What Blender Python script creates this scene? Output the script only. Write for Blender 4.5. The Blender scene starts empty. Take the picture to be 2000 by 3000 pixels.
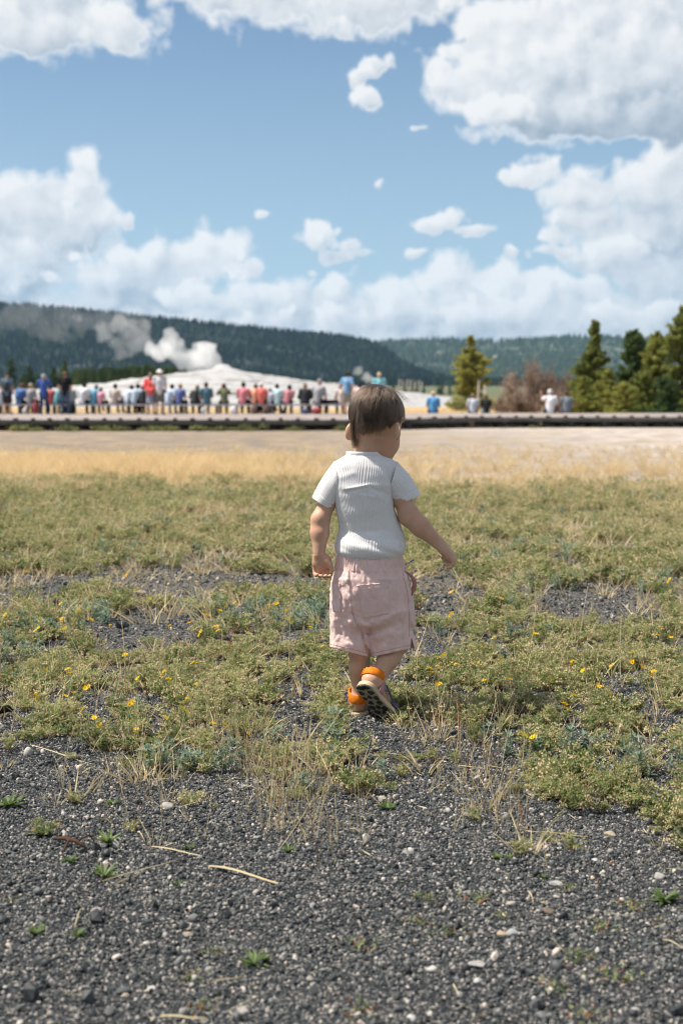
import bpy, math, random
import numpy as np
from mathutils import Vector, Matrix
from mathutils.bvhtree import BVHTree
R = math.radians
rng = np.random.default_rng(7)
random.seed(7)
scene = bpy.context.scene
COL = scene.collection

# ------------------------------------------------------------------ camera
HC = 0.855                     # eye height above the spot where the child stands
FPX = 4167.0                   # 50 mm lens on a 36 mm tall frame, in pixels of a 2000 x 3000 picture
PITCH = math.atan(385.0 / FPX)
cam_d = bpy.data.cameras.new('camera')
cam = bpy.data.objects.new('camera', cam_d); COL.objects.link(cam)
cam.location = (0, 0, HC); cam.rotation_euler = (math.pi/2 - PITCH, 0, 0)
cam_d.sensor_fit = 'VERTICAL'; cam_d.sensor_height = 36; cam_d.sensor_width = 24; cam_d.lens = 50
cam_d.clip_start = 0.05; cam_d.clip_end = 30000
cam_d.dof.use_dof = True; cam_d.dof.focus_distance = 3.50; cam_d.dof.aperture_fstop = 5.0
scene.camera = cam

# ------------------------------------------------------------------ light, sky, exposure
SUN_EL, SUN_AZ = R(61), R(-85)           # azimuth from +Y, negative = to the left
SUN_DIR = Vector((math.sin(SUN_AZ)*math.cos(SUN_EL), math.cos(SUN_AZ)*math.cos(SUN_EL), math.sin(SUN_EL)))
sun_d = bpy.data.lights.new('sun', 'SUN'); sun_d.energy = 5.0; sun_d.angle = R(0.55); sun_d.color = (1.0, 0.93, 0.83)
sun = bpy.data.objects.new('sun', sun_d); COL.objects.link(sun)
sun.rotation_euler = (-SUN_DIR).to_track_quat('-Z', 'Y').to_euler()
scene.view_settings.view_transform = 'Standard'; scene.view_settings.look = 'None'
scene.view_settings.exposure = 0.75; scene.view_settings.gamma = 1.0
scene.view_settings.use_curve_mapping = False
cy = scene.cycles
cy.use_denoising = True; cy.denoiser = 'OPENIMAGEDENOISE'
cy.use_adaptive_sampling = True; cy.adaptive_threshold = 0.02
cy.max_bounces = 6; cy.diffuse_bounces = 3; cy.glossy_bounces = 2; cy.transmission_bounces = 4
cy.volume_bounces = 4; cy.transparent_max_bounces = 8
cy.sample_clamp_indirect = 6.0; cy.filter_width = 1.05
cy.caustics_reflective = False; cy.caustics_refractive = False

def ray(px, py):
    a, b = (px-1000)/FPX, (1500-py)/FPX
    return Vector((a, math.cos(PITCH)+b*math.sin(PITCH), b*math.cos(PITCH)-math.sin(PITCH)))
def P(px, py, Y):
    """the point of the place that stands Y metres ahead and shows at (px, py) of the 2000 x 3000 picture"""
    d = ray(px, py); t = Y/d.y
    return Vector((d.x*t, Y, HC+d.z*t))

class NT:
    """small helper that writes node trees"""
    def __init__(s, tree): s.t = tree; s.n = tree.nodes; s.l = tree.links
    def node(s, typ, **kw):
        n = s.n.new(typ)
        for k, v in kw.items(): setattr(n, k, v)
        return n
    def put(s, sock, v):
        if isinstance(v, bpy.types.NodeSocket): s.l.new(v, sock)
        elif v is not None: sock.default_value = v
    def math(s, op, a, b=None, c=None, clamp=False):
        n = s.node('ShaderNodeMath', operation=op, use_clamp=clamp)
        s.put(n.inputs[0], a); s.put(n.inputs[1], b); s.put(n.inputs[2], c); return n.outputs[0]
    def vm(s, op, a, b=None, c=None, scale=None):
        n = s.node('ShaderNodeVectorMath', operation=op)
        s.put(n.inputs[0], a); s.put(n.inputs[1], b); s.put(n.inputs[2], c)
        if scale is not None: s.put(n.inputs['Scale'], scale)
        return n.outputs['Value'] if op in ('LENGTH', 'DOT_PRODUCT', 'DISTANCE') else n.outputs[0]
    def noise(s, vec, scale, detail=4, rough=0.55, dist=0.0, lac=2.0, typ='FBM'):
        n = s.node('ShaderNodeTexNoise', noise_dimensions='3D'); n.noise_type = typ
        s.put(n.inputs['Vector'], vec); s.put(n.inputs['Scale'], scale); s.put(n.inputs['Detail'], detail)
        s.put(n.inputs['Roughness'], rough); s.put(n.inputs['Distortion'], dist); s.put(n.inputs['Lacunarity'], lac)
        return n.outputs['Fac']
    def noisec(s, vec, scale, detail=2):
        n = s.node('ShaderNodeTexNoise', noise_dimensions='3D')
        s.put(n.inputs['Vector'], vec); s.put(n.inputs['Scale'], scale); s.put(n.inputs['Detail'], detail)
        return n.outputs['Color']
    def vor(s, vec, scale, feature='F1', rnd=1.0, detail=0, rough=0.5, out='Distance'):
        n = s.node('ShaderNodeTexVoronoi', feature=feature)
        s.put(n.inputs['Vector'], vec); s.put(n.inputs['Scale'], scale); s.put(n.inputs['Randomness'], rnd)
        if 'Detail' in n.inputs: s.put(n.inputs['Detail'], detail); s.put(n.inputs['Roughness'], rough)
        return n.outputs[out]
    def rng(s, v, a, b, c=0.0, d=1.0, smooth=False):
        n = s.node('ShaderNodeMapRange'); n.interpolation_type = 'SMOOTHSTEP' if smooth else 'LINEAR'
        s.put(n.inputs['Value'], v)
        for i, x in zip((1, 2, 3, 4), (a, b, c, d)): s.put(n.inputs[i], x)
        return n.outputs[0]
    def mix(s, f, a, b, typ='MIX'):
        n = s.node('ShaderNodeMix', data_type='RGBA', blend_type=typ)
        s.put(n.inputs[0], f)
        for i, v in ((6, a), (7, b)):
            if isinstance(v, tuple) and len(v) == 3: v = v+(1,)
            s.put(n.inputs[i], v)
        return n.outputs[2]
    def ramp(s, f, stops, interp='LINEAR'):
        n = s.node('ShaderNodeValToRGB'); cr = n.color_ramp; cr.interpolation = interp
        while len(cr.elements) < len(stops): cr.elements.new(0.5)
        for e, (p, c) in zip(cr.elements, stops): e.position = p; e.color = c+(1,) if len(c) == 3 else c
        s.put(n.inputs[0], f); return n.outputs[0]

# ---- sky: Nishita air with cumulus placed by direction (azimuth and elevation in degrees)
world = bpy.data.worlds.new('World'); scene.world = world; world.use_nodes = True
def build_sky():
    w = NT(world.node_tree); w.n.clear()
    def dirdeg(px, py):
        d = ray(px, py).normalized()
        return math.degrees(math.atan2(d.x, d.y)), math.degrees(math.asin(d.z))
    # every cumulus is a heap of puffs, far ones first: picture x, y, half width, half height, lighter (+) or greyer (-)
    puffs = [(400, 945, 800, 95, -.10), (1200, 935, 900, 105, -.06), (1900, 925, 700, 130, -.10), (60, 885, 170, 22, .06), (240, 893, 130, 20, .06),
        (150, 700, 260, 100, -.14), (-60, 640, 180, 150, .0), (60, 600, 130, 100, .04), (150, 560, 70, 70, .05), (280, 640, 110, 95, .0), (245, 540, 78, 96, .10), (375, 645, 30, 45, .0),
        (60, 805, 220, 110, -.15), (380, 860, 330, 70, -.16), (540, 775, 90, 75, .0), (620, 742, 108, 92, .10), (735, 785, 85, 55, .04), (420, 775, 140, 80, .03), (300, 790, 110, 60, .06), (165, 815, 72, 32, .08),
        (800, 880, 260, 85, .0), (560, 885, 160, 48, .04), (960, 850, 160, 62, .05), (1130, 860, 170, 80, .04), (1330, 815, 140, 78, .10), (1445, 815, 110, 70, .06), (1560, 845, 150, 70, .04), (1250, 900, 200, 70, -.02), (1480, 925, 200, 65, -.02), (1000, 935, 190, 50, .02), (700, 950, 220, 36, .02),
        (1920, 800, 190, 120, -.08), (2050, 560, 200, 210, .0), (1850, 680, 220, 110, -.06), (1900, 560, 150, 115, .0), (1960, 450, 105, 88, .10), (1780, 760, 130, 75, -.02), (1700, 640, 120, 72, .04), (1640, 690, 72, 55, .05), (1690, 562, 130, 72, .04), (1560, 505, 102, 56, .09), (1490, 522, 40, 26, .05), (1700, 870, 170, 72, .03), (1830, 930, 220, 66, -.03), (1620, 735, 95, 26, .04), (1480, 735, 36, 24, .04),
        (-200, -80, 360, 260, .0), (120, 15, 330, 150, -.04), (60, 95, 200, 75, -.06), (335, 75, 105, 88, .04), (640, -60, 300, 132, .0), (900, -30, 260, 130, .0), (1050, 20, 220, 92, -.02), (1012, 85, 60, 44, .02), (1240, -20, 170, 92, .0),
        (1850, 40, 420, 260, .0), (1500, 140, 240, 190, .05), (1320, 140, 85, 62, .10), (1950, 220, 320, 190, -.10), (1720, 250, 360, 150, -.12), (1285, 235, 75, 88, .06), (1400, 265, 150, 105, .02), (1690, 348, 365, 76, -.26), (1890, 345, 280, 72, -.28), (1410, 325, 145, 52, .12),
        (1110, 195, 60, 40, .0), (1060, 238, 42, 30, .0), (1085, 222, 34, 22, .0), (1085, 290, 68, 42, .02), (1215, 380, 28, 13, -.02),
        (772, 632, 40, 22, .05), (1000, 742, 105, 26, -.06), (950, 692, 75, 60, .08), (1025, 708, 62, 46, .05), (1392, 674, 60, 24, .0), (1250, 662, 66, 35, .05), (1335, 642, 72, 42, .09), (1103, 540, 33, 21, .03), (905, 793, 36, 20, .06), (1205, 746, 40, 23, .0)]
    ppd = FPX*math.pi/180
    def n2(vec, scale, detail, rough, out='Fac'):
        n = w.node('ShaderNodeTexNoise', noise_dimensions='2D'); w.put(n.inputs['Vector'], vec)
        n.inputs['Scale'].default_value = scale; n.inputs['Detail'].default_value = detail; n.inputs['Roughness'].default_value = rough
        return n.outputs[out]
    tc = w.node('ShaderNodeTexCoord'); D = w.vm('NORMALIZE', tc.outputs['Generated'])
    sep = w.node('ShaderNodeSeparateXYZ'); w.put(sep.inputs[0], D); dx, dy, dz = sep.outputs
    az = w.math('DEGREES', w.math('ARCTAN2', dx, dy)); el = w.math('DEGREES', w.math('ARCSINE', dz))
    comb = w.node('ShaderNodeCombineXYZ'); w.put(comb.inputs[0], az); w.put(comb.inputs[1], el); ang = comb.outputs[0]
    def edge(vec):
        vn = w.node('ShaderNodeTexVoronoi', voronoi_dimensions='2D', feature='F1'); w.put(vn.inputs['Vector'], w.vm('ADD', vec, w.vm('MULTIPLY_ADD', n2(vec, 1.1, 1, .5, 'Color'), (.7, .7, 0), (-.35, -.35, 0))))
        vn.inputs['Scale'].default_value = 0.85; vn.inputs['Detail'].default_value = 1.5; vn.inputs['Roughness'].default_value = 0.5
        return w.math('ADD', w.math('MULTIPLY_ADD', vn.outputs['Distance'], -0.62, 0.25), w.math('MULTIPLY_ADD', n2(vec, 0.60, 6, 0.55), 1.7, -0.85))
    E0 = edge(ang); E1 = edge(w.vm('ADD', ang, (-0.42, 0.52, 0)))
    angw = w.vm('ADD', ang, w.vm('MULTIPLY_ADD', n2(ang, 0.5, 2, .5, 'Color'), (1.3, 0.8, 0), (-0.65, -0.4, 0)))
    KE = 3.1; add = w.math('MULTIPLY_ADD', E0, KE*0.52, KE*0.99); adds = w.math('MULTIPLY_ADD', E0, KE*0.95, KE*0.92)
    A = None; acc = None
    for (px, py, rx, ry, db) in puffs:
        a, e = dirdeg(px, py); rx, ry = rx*1.10/ppd, ry*1.10/ppd
        v = w.vm('MULTIPLY_ADD', angw, (1/rx, 1/ry, 0), (-a/rx, -e/ry, 0))
        al = w.math('MULTIPLY_ADD', w.vm('LENGTH', v), -KE, adds if ry*ppd < 75 else add, clamp=True)
        sh = w.math('ADD', w.vm('DOT_PRODUCT', v, (-0.15, 0.34, 0)), 0.67+db*1.2)
        if A is None: A = al; acc = sh
        else:
            n = w.node('ShaderNodeMix', data_type='FLOAT'); w.put(n.inputs[0], al); w.put(n.inputs[2], acc); w.put(n.inputs[3], sh); acc = n.outputs[0]
            A = w.math('MAXIMUM', A, al)
    # the rest of the sky: same cumulus, made fuller to add white fill light
    fr = w.math('MAXIMUM', w.rng(w.math('ABSOLUTE', az), 15, 19, 0, 1), w.rng(el, 16, 20, 0, 1))
    hp = w.math('ADD', w.math('MAXIMUM', dz, 0.0), 0.16)
    free = w.math('ADD', w.rng(n2(w.vm('SCALE', D, scale=w.math('DIVIDE', 1.0, hp)), 1.1, 4, 0.5), 0.40, 0.64, -0.5, 1.1), w.math('MULTIPLY', E0, 0.4))
    fa = w.rng(free, -0.05, 0.30, 0, 1, True)
    relief = w.math('MULTIPLY', w.math('SUBTRACT', E0, E1), 0.30)
    def ccol(b): return w.ramp(w.math('ADD', b, relief, clamp=True), [(0.0, (0.225, 0.285, 0.36)), (0.30, (0.345, 0.40, 0.465)), (0.58, (0.53, 0.56, 0.595)), (0.90, (0.69, 0.695, 0.70))])
    sky = w.node('ShaderNodeTexSky', sky_type='NISHITA'); sky.sun_disc = False
    sky.sun_elevation = SUN_EL; sky.sun_rotation = SUN_AZ; sky.altitude = 2240
    sky.air_density = 1.0; sky.dust_density = 0.6; sky.ozone_density = 1.6
    air = w.vm('MULTIPLY', w.vm('SCALE', sky.outputs[0], scale=0.085), (0.87, 0.98, 0.97))
    # bright thin veil towards the horizon, as summer haze gives
    veil = w.math('MULTIPLY', w.rng(dz, 0.0, 0.34, 1.0, 0.0, True), 0.62)
    air = w.mix(veil, air, (0.36, 0.46, 0.55))
    sh_ = []
    for a_, b_ in ((A, acc), (fa, w.math('MULTIPLY_ADD', free, -0.22, 0.82))):
        bg = w.node('ShaderNodeBackground'); w.put(bg.inputs[0], w.mix(a_, air, ccol(b_))); bg.inputs[1].default_value = SKY_K; sh_.append(bg.outputs[0])
    bg = w.node('ShaderNodeMixShader'); w.put(bg.inputs[0], fr); w.put(bg.inputs[1], sh_[0]); w.put(bg.inputs[2], sh_[1])
    o = w.node('ShaderNodeOutputWorld'); w.put(o.inputs[0], bg.outputs[0])
SKY_K = 0.79
build_sky()
world.cycles.sampling_method = 'NONE'

# ------------------------------------------------------------------ helpers
def link(o): COL.objects.link(o); return o
def obj(name, me, parent=None, mat=None, local=False):
    """links a mesh; vertices are world coordinates unless local (then they are the parent's)"""
    o = bpy.data.objects.new(name, me); COL.objects.link(o)
    if mat is not None:
        for m in (mat if isinstance(mat, (list, tuple)) else [mat]): me.materials.append(m)
    if parent is not None:
        o.parent = parent
        if not local and parent.parent is None and parent.type == 'EMPTY': o.matrix_parent_inverse = Matrix.Translation(-Vector(parent.location))
    return o
def empty(name, loc, rz=0):
    o = bpy.data.objects.new(name, None); COL.objects.link(o); o.location = loc; o.rotation_euler = (0, 0, rz); o.empty_display_size = 0.05
    return o
def tag(o, label=None, cat=None, group=None, kind=None):
    if label: o['label'] = label
    if cat: o['category'] = cat
    if group: o['group'] = group
    if kind: o['kind'] = kind
    return o
def mesh(name, V, F, smooth=False, matidx=None):
    me = bpy.data.meshes.new(name)
    V = np.asarray(V, dtype=np.float32)
    if isinstance(F, np.ndarray):
        n, k = F.shape
        me.vertices.add(len(V)); me.vertices.foreach_set('co', V.ravel())
        me.loops.add(n*k); me.loops.foreach_set('vertex_index', F.astype(np.int32).ravel())
        me.polygons.add(n); me.polygons.foreach_set('loop_start', np.arange(0, n*k, k, dtype=np.int32))
        me.polygons.foreach_set('loop_total', np.full(n, k, dtype=np.int32))
    else:
        me.from_pydata([tuple(map(float, v)) for v in V], [], F)
    if matidx is not None: me.polygons.foreach_set('material_index', np.asarray(matidx, dtype=np.int32))
    me.update(calc_edges=True)
    if smooth: me.polygons.foreach_set('use_smooth', np.ones(len(me.polygons), dtype=bool))
    return me
class MB:
    """collects simple shapes into one mesh"""
    def __init__(s): s.V = []; s.F = []; s.M = []
    def add(s, V, F, m=0):
        b = len(s.V); s.V += [tuple(v) for v in V]; s.F += [tuple(i+b for i in f) for f in F]; s.M += [m]*len(F); return s
    def box(s, c, d, m=0, rz=0, jit=0.0):
        c = Vector(c); V = []
        for z in (-1, 1):
            for y in (-1, 1):
                for x in (-1, 1):
                    v = Vector((x*d[0]/2, y*d[1]/2, z*d[2]/2))
                    if jit: v += Vector((random.uniform(-jit, jit), random.uniform(-jit, jit), random.uniform(-jit, jit)))
                    if rz: v = Matrix.Rotation(rz, 3, 'Z') @ v
                    V.append(c+v)
        return s.add(V, [(0, 2, 3, 1), (4, 5, 7, 6), (0, 1, 5, 4), (2, 6, 7, 3), (0, 4, 6, 2), (1, 3, 7, 5)], m)
    def tube(s, pts, rad, n=6, m=0, cap=True):
        pts = [Vector(p) for p in pts]; V = []; F = []
        if not isinstance(rad, (list, tuple, np.ndarray)): rad = [rad]*len(pts)
        up = None
        for i, p in enumerate(pts):
            t = (pts[min(i+1, len(pts)-1)]-pts[max(i-1, 0)]).normalized()
            if up is None: up = t.orthogonal().normalized()
            up = (up-t*up.dot(t)).normalized(); b = t.cross(up)
            for k in range(n):
                a = 2*math.pi*k/n; V.append(p+(up*math.cos(a)+b*math.sin(a))*rad[i])
        for i in range(len(pts)-1):
            for k in range(n): F.append((i*n+k, i*n+(k+1) % n, (i+1)*n+(k+1) % n, (i+1)*n+k))
        if cap: F.append(tuple(range(n-1, -1, -1))); F.append(tuple((len(pts)-1)*n+k for k in range(n)))
        return s.add(V, F, m)
    def mesh(s, name, smooth=False): return mesh(name, s.V, s.F, smooth, s.M)
    def obj(s, name, mat, parent=None, smooth=False, local=False): return obj(name, s.mesh(name, smooth), parent, mat, local)

# ---- numpy gradient noise
_perm = np.random.default_rng(3).permutation(4096).astype(np.int64)
_grad = np.random.default_rng(4).normal(size=(4096, 3)); _grad /= np.linalg.norm(_grad, axis=1)[:, None]
def gnoise(p):
    p = np.asarray(p, dtype=np.float64); i = np.floor(p).astype(np.int64); f = p-i; u = f*f*f*(f*(f*6-15)+10)
    r = np.zeros(len(p))
    for dx in (0, 1):
        for dy in (0, 1):
            for dz in (0, 1):
                h = _perm[(_perm[(_perm[(i[:, 0]+dx) & 4095]+i[:, 1]+dy) & 4095]+i[:, 2]+dz) & 4095]
                w = (u[:, 0] if dx else 1-u[:, 0])*(u[:, 1] if dy else 1-u[:, 1])*(u[:, 2] if dz else 1-u[:, 2])
                r += w*((_grad[h]*(f-np.array([dx, dy, dz]))).sum(1))
    return r*1.6
def fbm(p, oct=4, g=0.5):
    r = 0; a = 1.0; p = np.asarray(p, dtype=np.float64)
    for o in range(oct): r = r+a*gnoise(p*(2**o)+17.3*o); a *= g
    return r
def sstep(a, b, x): t = np.clip((x-a)/(b-a), 0, 1); return t*t*(3-2*t)

# ---- signed distance shapes and a surface-nets mesher (for bodies, cloth and steam)
def smin(a, b, k):
    h = np.clip(k-np.abs(a-b), 0, None)/k
    return np.minimum(a, b)-h*h*k*0.25
def smax(a, b, k): return -smin(-a, -b, k)
def sd_cone(p, a, b, ra, rb):
    a = np.array(a, dtype=np.float64); b = np.array(b, dtype=np.float64); ab = b-a
    t = np.clip(((p-a)@ab)/max(ab@ab, 1e-12), 0, 1)
    return np.linalg.norm(p-a-t[:, None]*ab, axis=1)-(ra+(rb-ra)*t)
def sd_ell(p, c, r, M=None):
    q = p-np.array(c)
    if M is not None: q = q@M          # columns of M = local axes
    r = np.array(r); k0 = np.linalg.norm(q/r, axis=1); k1 = np.linalg.norm(q/(r*r), axis=1)
    return k0*(k0-1)/np.maximum(k1, 1e-9)
def polygonise(fn, lo, hi, h, coarse=4, band=1.0):
    lo = np.array(lo, float); hi = np.array(hi, float); H = h*coarse
    nc = np.ceil((hi-lo)/H).astype(int)+1
    g = np.stack(np.meshgrid(*[lo[i]+H*np.arange(nc[i]) for i in range(3)], indexing='ij'), -1).reshape(-1, 3)
    D = fn(g).reshape(nc)
    act = np.abs(D) < H*1.9*band
    cell = np.zeros(nc-1, bool)
    for a in (0, 1):
        for b in (0, 1):
            for c in (0, 1): cell |= act[a:nc[0]-1+a, b:nc[1]-1+b, c:nc[2]-1+c]
    nf = (nc-1)*coarse+1
    Fv = np.repeat(np.repeat(np.repeat(D, coarse, 0), coarse, 1), coarse, 2)[:nf[0], :nf[1], :nf[2]].astype(np.float32)
    need = np.zeros(nf, bool)
    cu = np.repeat(np.repeat(np.repeat(cell, coarse, 0), coarse, 1), coarse, 2)
    for a in (0, 1):
        for b in (0, 1):
            for c in (0, 1): need[a:a+cu.shape[0], b:b+cu.shape[1], c:c+cu.shape[2]] |= cu
    idx = np.argwhere(need); pts = lo+idx*h
    out = np.empty(len(pts), np.float32)
    for s in range(0, len(pts), 400000): out[s:s+400000] = fn(pts[s:s+400000])
    Fv[need] = out
    return surfnets(Fv, lo, h)
def surfnets(Fv, lo, h):
    S = Fv < 0; n = np.array(Fv.shape)-1
    any_ = np.zeros(n, bool); all_ = np.ones(n, bool)
    for a in (0, 1):
        for b in (0, 1):
            for c in (0, 1):
                s = S[a:a+n[0], b:b+n[1], c:c+n[2]]; any_ |= s; all_ &= s
    ac = np.argwhere(any_ & ~all_)
    if len(ac) == 0: return np.zeros((0, 3)), np.zeros((0, 4), int)
    idm = np.full(n, -1, np.int64); idm[tuple(ac.T)] = np.arange(len(ac))
    cor = np.array([(a, b, c) for a in (0, 1) for b in (0, 1) for c in (0, 1)])
    val = np.stack([Fv[tuple((ac+k).T)] for k in cor], 1).astype(np.float64)
    acc = np.zeros((len(ac), 3)); cnt = np.zeros(len(ac))
    for i in range(8):
        for j in range(i+1, 8):
            if np.abs(cor[i]-cor[j]).sum() == 1:
                m = (val[:, i] < 0) != (val[:, j] < 0); t = np.where(m, val[:, i]/np.where(m, val[:, i]-val[:, j], 1), 0)
                acc += np.where(m[:, None], cor[i]+t[:, None]*(cor[j]-cor[i]), 0); cnt += m
    V = lo+(ac+acc/cnt[:, None])*h
    Q = []
    for ax in range(3):
        u, v = (ax+1) % 3, (ax+2) % 3
        sl0 = [slice(1, n[i]) for i in range(3)]; sl0[ax] = slice(0, n[ax]); sl1 = list(sl0); sl1[ax] = slice(1, n[ax]+1)
        A = S[tuple(sl0)]; B = S[tuple(sl1)]; e = np.argwhere(A != B); 
        off = np.ones(3, int); off[ax] = 0; e = e+off
        inside = S[tuple(e.T)]
        du = np.zeros(3, int); du[u] = 1; dv = np.zeros(3, int); dv[v] = 1
        q = np.stack([idm[tuple((e-du-dv).T)], idm[tuple((e-dv).T)], idm[tuple(e.T)], idm[tuple((e-du).T)]], 1)
        q[~inside] = q[~inside][:, ::-1]; Q.append(q)
    Q = np.concatenate(Q); Q = Q[(Q >= 0).all(1)]
    return V, Q
def relax(V, Q, it=1, f=0.5):
    e = np.concatenate([Q[:, [0, 1]], Q[:, [1, 2]], Q[:, [2, 3]], Q[:, [3, 0]]]); e = np.concatenate([e, e[:, ::-1]])
    for _ in range(it):
        s = np.zeros_like(V); c = np.bincount(e[:, 0], minlength=len(V)).astype(float)
        for k in range(3): s[:, k] = np.bincount(e[:, 0], V[e[:, 1], k], minlength=len(V))
        V = V+f*(s/np.maximum(c, 1)[:, None]-V)
    return V

# ------------------------------------------------------------------ materials
def mat(name, col, rough=0.8, spec=0.3, bump=None, vary=None, sub=None, trans=None, metallic=0.0, sheen=0.0):
    """plain procedural surface: base colour broken by noise, fine bump
    vary = (scale, amount), bump = (scale, strength, distance), trans = translucent share"""
    m = bpy.data.materials.new(name); m.use_nodes = True; w = NT(m.node_tree); b = w.n['Principled BSDF']
    col = tuple(col)
    tc = w.node('ShaderNodeTexCoord').outputs['Object']
    c = col+(1,)
    if vary:
        f = w.noise(tc, vary[0], 5, 0.6)
        c = w.mix(w.rng(f, 0.3, 0.7), tuple(x*(1-vary[1]) for x in col), tuple(min(1, x*(1+vary[1])) for x in col))
    w.put(b.inputs['Base Color'], c)
    b.inputs['Roughness'].default_value = rough; b.inputs['Specular IOR Level'].default_value = spec; b.inputs['Metallic'].default_value = metallic
    if sheen: b.inputs['Sheen Weight'].default_value = sheen
    if sub:
        b.inputs['Subsurface Weight'].default_value = sub[0]; b.inputs['Subsurface Radius'].default_value = sub[1]; b.inputs['Subsurface Scale'].default_value = sub[2]
    if bump:
        n = w.node('ShaderNodeBump'); n.inputs['Strength'].default_value = bump[1]; n.inputs['Distance'].default_value = bump[2]
        w.put(n.inputs['Height'], w.noise(tc, bump[0], 4, 0.6)); w.put(b.inputs['Normal'], n.outputs[0])
    if trans:
        o = w.n['Material Output']; t = w.node('ShaderNodeBsdfTranslucent'); w.put(t.inputs[0], c)
        mx = w.node('ShaderNodeMixShader'); mx.inputs[0].default_value = trans
        w.put(mx.inputs[1], b.outputs[0]); w.put(mx.inputs[2], t.outputs[0]); w.put(o.inputs[0], mx.outputs[0])
    return m
def plantmat(name, cols, rough=0.65, trans=0.3, scale=30.0, spec=0.25):
    """leaf colours that change from plant to plant and from leaf to leaf"""
    m = bpy.data.materials.new(name); m.use_nodes = True; w = NT(m.node_tree); b = w.n['Principled BSDF']
    oi = w.node('ShaderNodeObjectInfo'); geo = w.node('ShaderNodeNewGeometry')
    f = w.math('ADD', w.math('MULTIPLY', oi.outputs['Random'], 0.55), w.math('MULTIPLY', geo.outputs['Random Per Island'], 0.45))
    c = w.ramp(f, [(i/(len(cols)-1), tuple(x)) for i, x in enumerate(cols)])
    w.put(b.inputs['Base Color'], c); b.inputs['Roughness'].default_value = rough; b.inputs['Specular IOR Level'].default_value = spec
    if trans:
        o = w.n['Material Output']; t = w.node('ShaderNodeBsdfTranslucent'); w.put(t.inputs[0], c)
        mx = w.node('ShaderNodeMixShader'); mx.inputs[0].default_value = trans
        w.put(mx.inputs[1], b.outputs[0]); w.put(mx.inputs[2], t.outputs[0]); w.put(o.inputs[0], mx.outputs[0])
    return m

# ---- scattering of uncountable stuff: points carry rotation, size and which prototype
def scatter(name, pts, rot, scl, pid, protos, label, cat):
    me = bpy.data.meshes.new(name); n = len(pts)
    me.vertices.add(n); me.vertices.foreach_set('co', np.asarray(pts, np.float32).ravel())
    a = me.attributes.new('rot', 'FLOAT_VECTOR', 'POINT'); a.data.foreach_set('vector', np.asarray(rot, np.float32).ravel())
    a = me.attributes.new('scl', 'FLOAT_VECTOR', 'POINT'); a.data.foreach_set('vector', np.asarray(scl, np.float32).ravel())
    a = me.attributes.new('pid', 'INT', 'POINT'); a.data.foreach_set('value', np.asarray(pid, np.int32))
    o = obj(name, me); tag(o, label, cat, kind='stuff')
    pc = bpy.data.collections.new(name+'_kinds')
    for i, p in enumerate(protos):
        po = bpy.data.objects.new('%s_%03d' % (name, i), p); pc.objects.link(po)
    ng = bpy.data.node_groups.new(name, 'GeometryNodeTree'); ng.is_modifier = True
    ng.interface.new_socket('Geometry', in_out='INPUT', socket_type='NodeSocketGeometry')
    ng.interface.new_socket('Geometry', in_out='OUTPUT', socket_type='NodeSocketGeometry')
    q = NT(ng); gi = q.node('NodeGroupInput'); go = q.node('NodeGroupOutput')
    ci = q.node('GeometryNodeCollectionInfo'); ci.inputs['Collection'].default_value = pc
    ci.inputs['Separate Children'].default_value = True; ci.inputs['Reset Children'].default_value = True
    ip = q.node('GeometryNodeInstanceOnPoints')
    def na(t, nm):
        x = q.node('GeometryNodeInputNamedAttribute'); x.data_type = t; x.inputs['Name'].default_value = nm; return x.outputs['Attribute']
    q.put(ip.inputs['Points'], gi.outputs[0]); q.put(ip.inputs['Instance'], ci.outputs[0])
    ip.inputs['Pick Instance'].default_value = True
    q.put(ip.inputs['Instance Index'], na('INT', 'pid')); q.put(ip.inputs['Rotation'], na('FLOAT_VECTOR', 'rot')); q.put(ip.inputs['Scale'], na('FLOAT_VECTOR', 'scl'))
    q.put(go.inputs[0], ip.outputs[0])
    md = o.modifiers.new('scatter', 'NODES'); md.node_group = ng
    return o
# ================================================================== the land
_zy = np.array([-60, 0, 3.6, 7, 14, 25, 50, 62, 100, 150, 230, 400, 800, 30000])
_zz = np.array([0.0, 0.0, 0.0, -0.02, -0.13, -0.37, -0.91, -1.02, -1.35, -1.85, -2.3, -3.0, -4.0, -6.0])
def gz(x, y):
    """height of the ground"""
    x = np.atleast_1d(np.asarray(x, float)); y = np.atleast_1d(np.asarray(y, float))
    z = np.interp(y, _zy, _zz)
    p = np.stack([x, y, np.zeros_like(x)], 1)
    near = np.clip(1.2-np.abs(y-6)/40, 0, 1)
    z = z+near*(0.022*gnoise(p*0.9)+0.010*gnoise(p*3.1+5)+0.004*gnoise(p*9+9))*sstep(0, 1.0, np.hypot(x-0.1, y-3.6)/0.8+0.12)
    z = z+sstep(70, 200, y)*0.5*gnoise(p*0.03+3)
    # a gentle swell of pale ground on the right
    z = z+0.16*np.exp(-((x-11)/9)**2-((y-40)/11)**2)
    return z
def gz1(x, y): return float(gz(x, y)[0])
def G(px, py):
    """where the sight line through a picture spot meets the ground"""
    d = ray(px, py); t = (HC+0.0)/-d.z if d.z < -1e-4 else 200.0
    for _ in range(5): t = (HC-gz1(d.x*t, d.y*t))/-d.z
    return Vector((d.x*t, d.y*t, gz1(d.x*t, d.y*t)))

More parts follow.
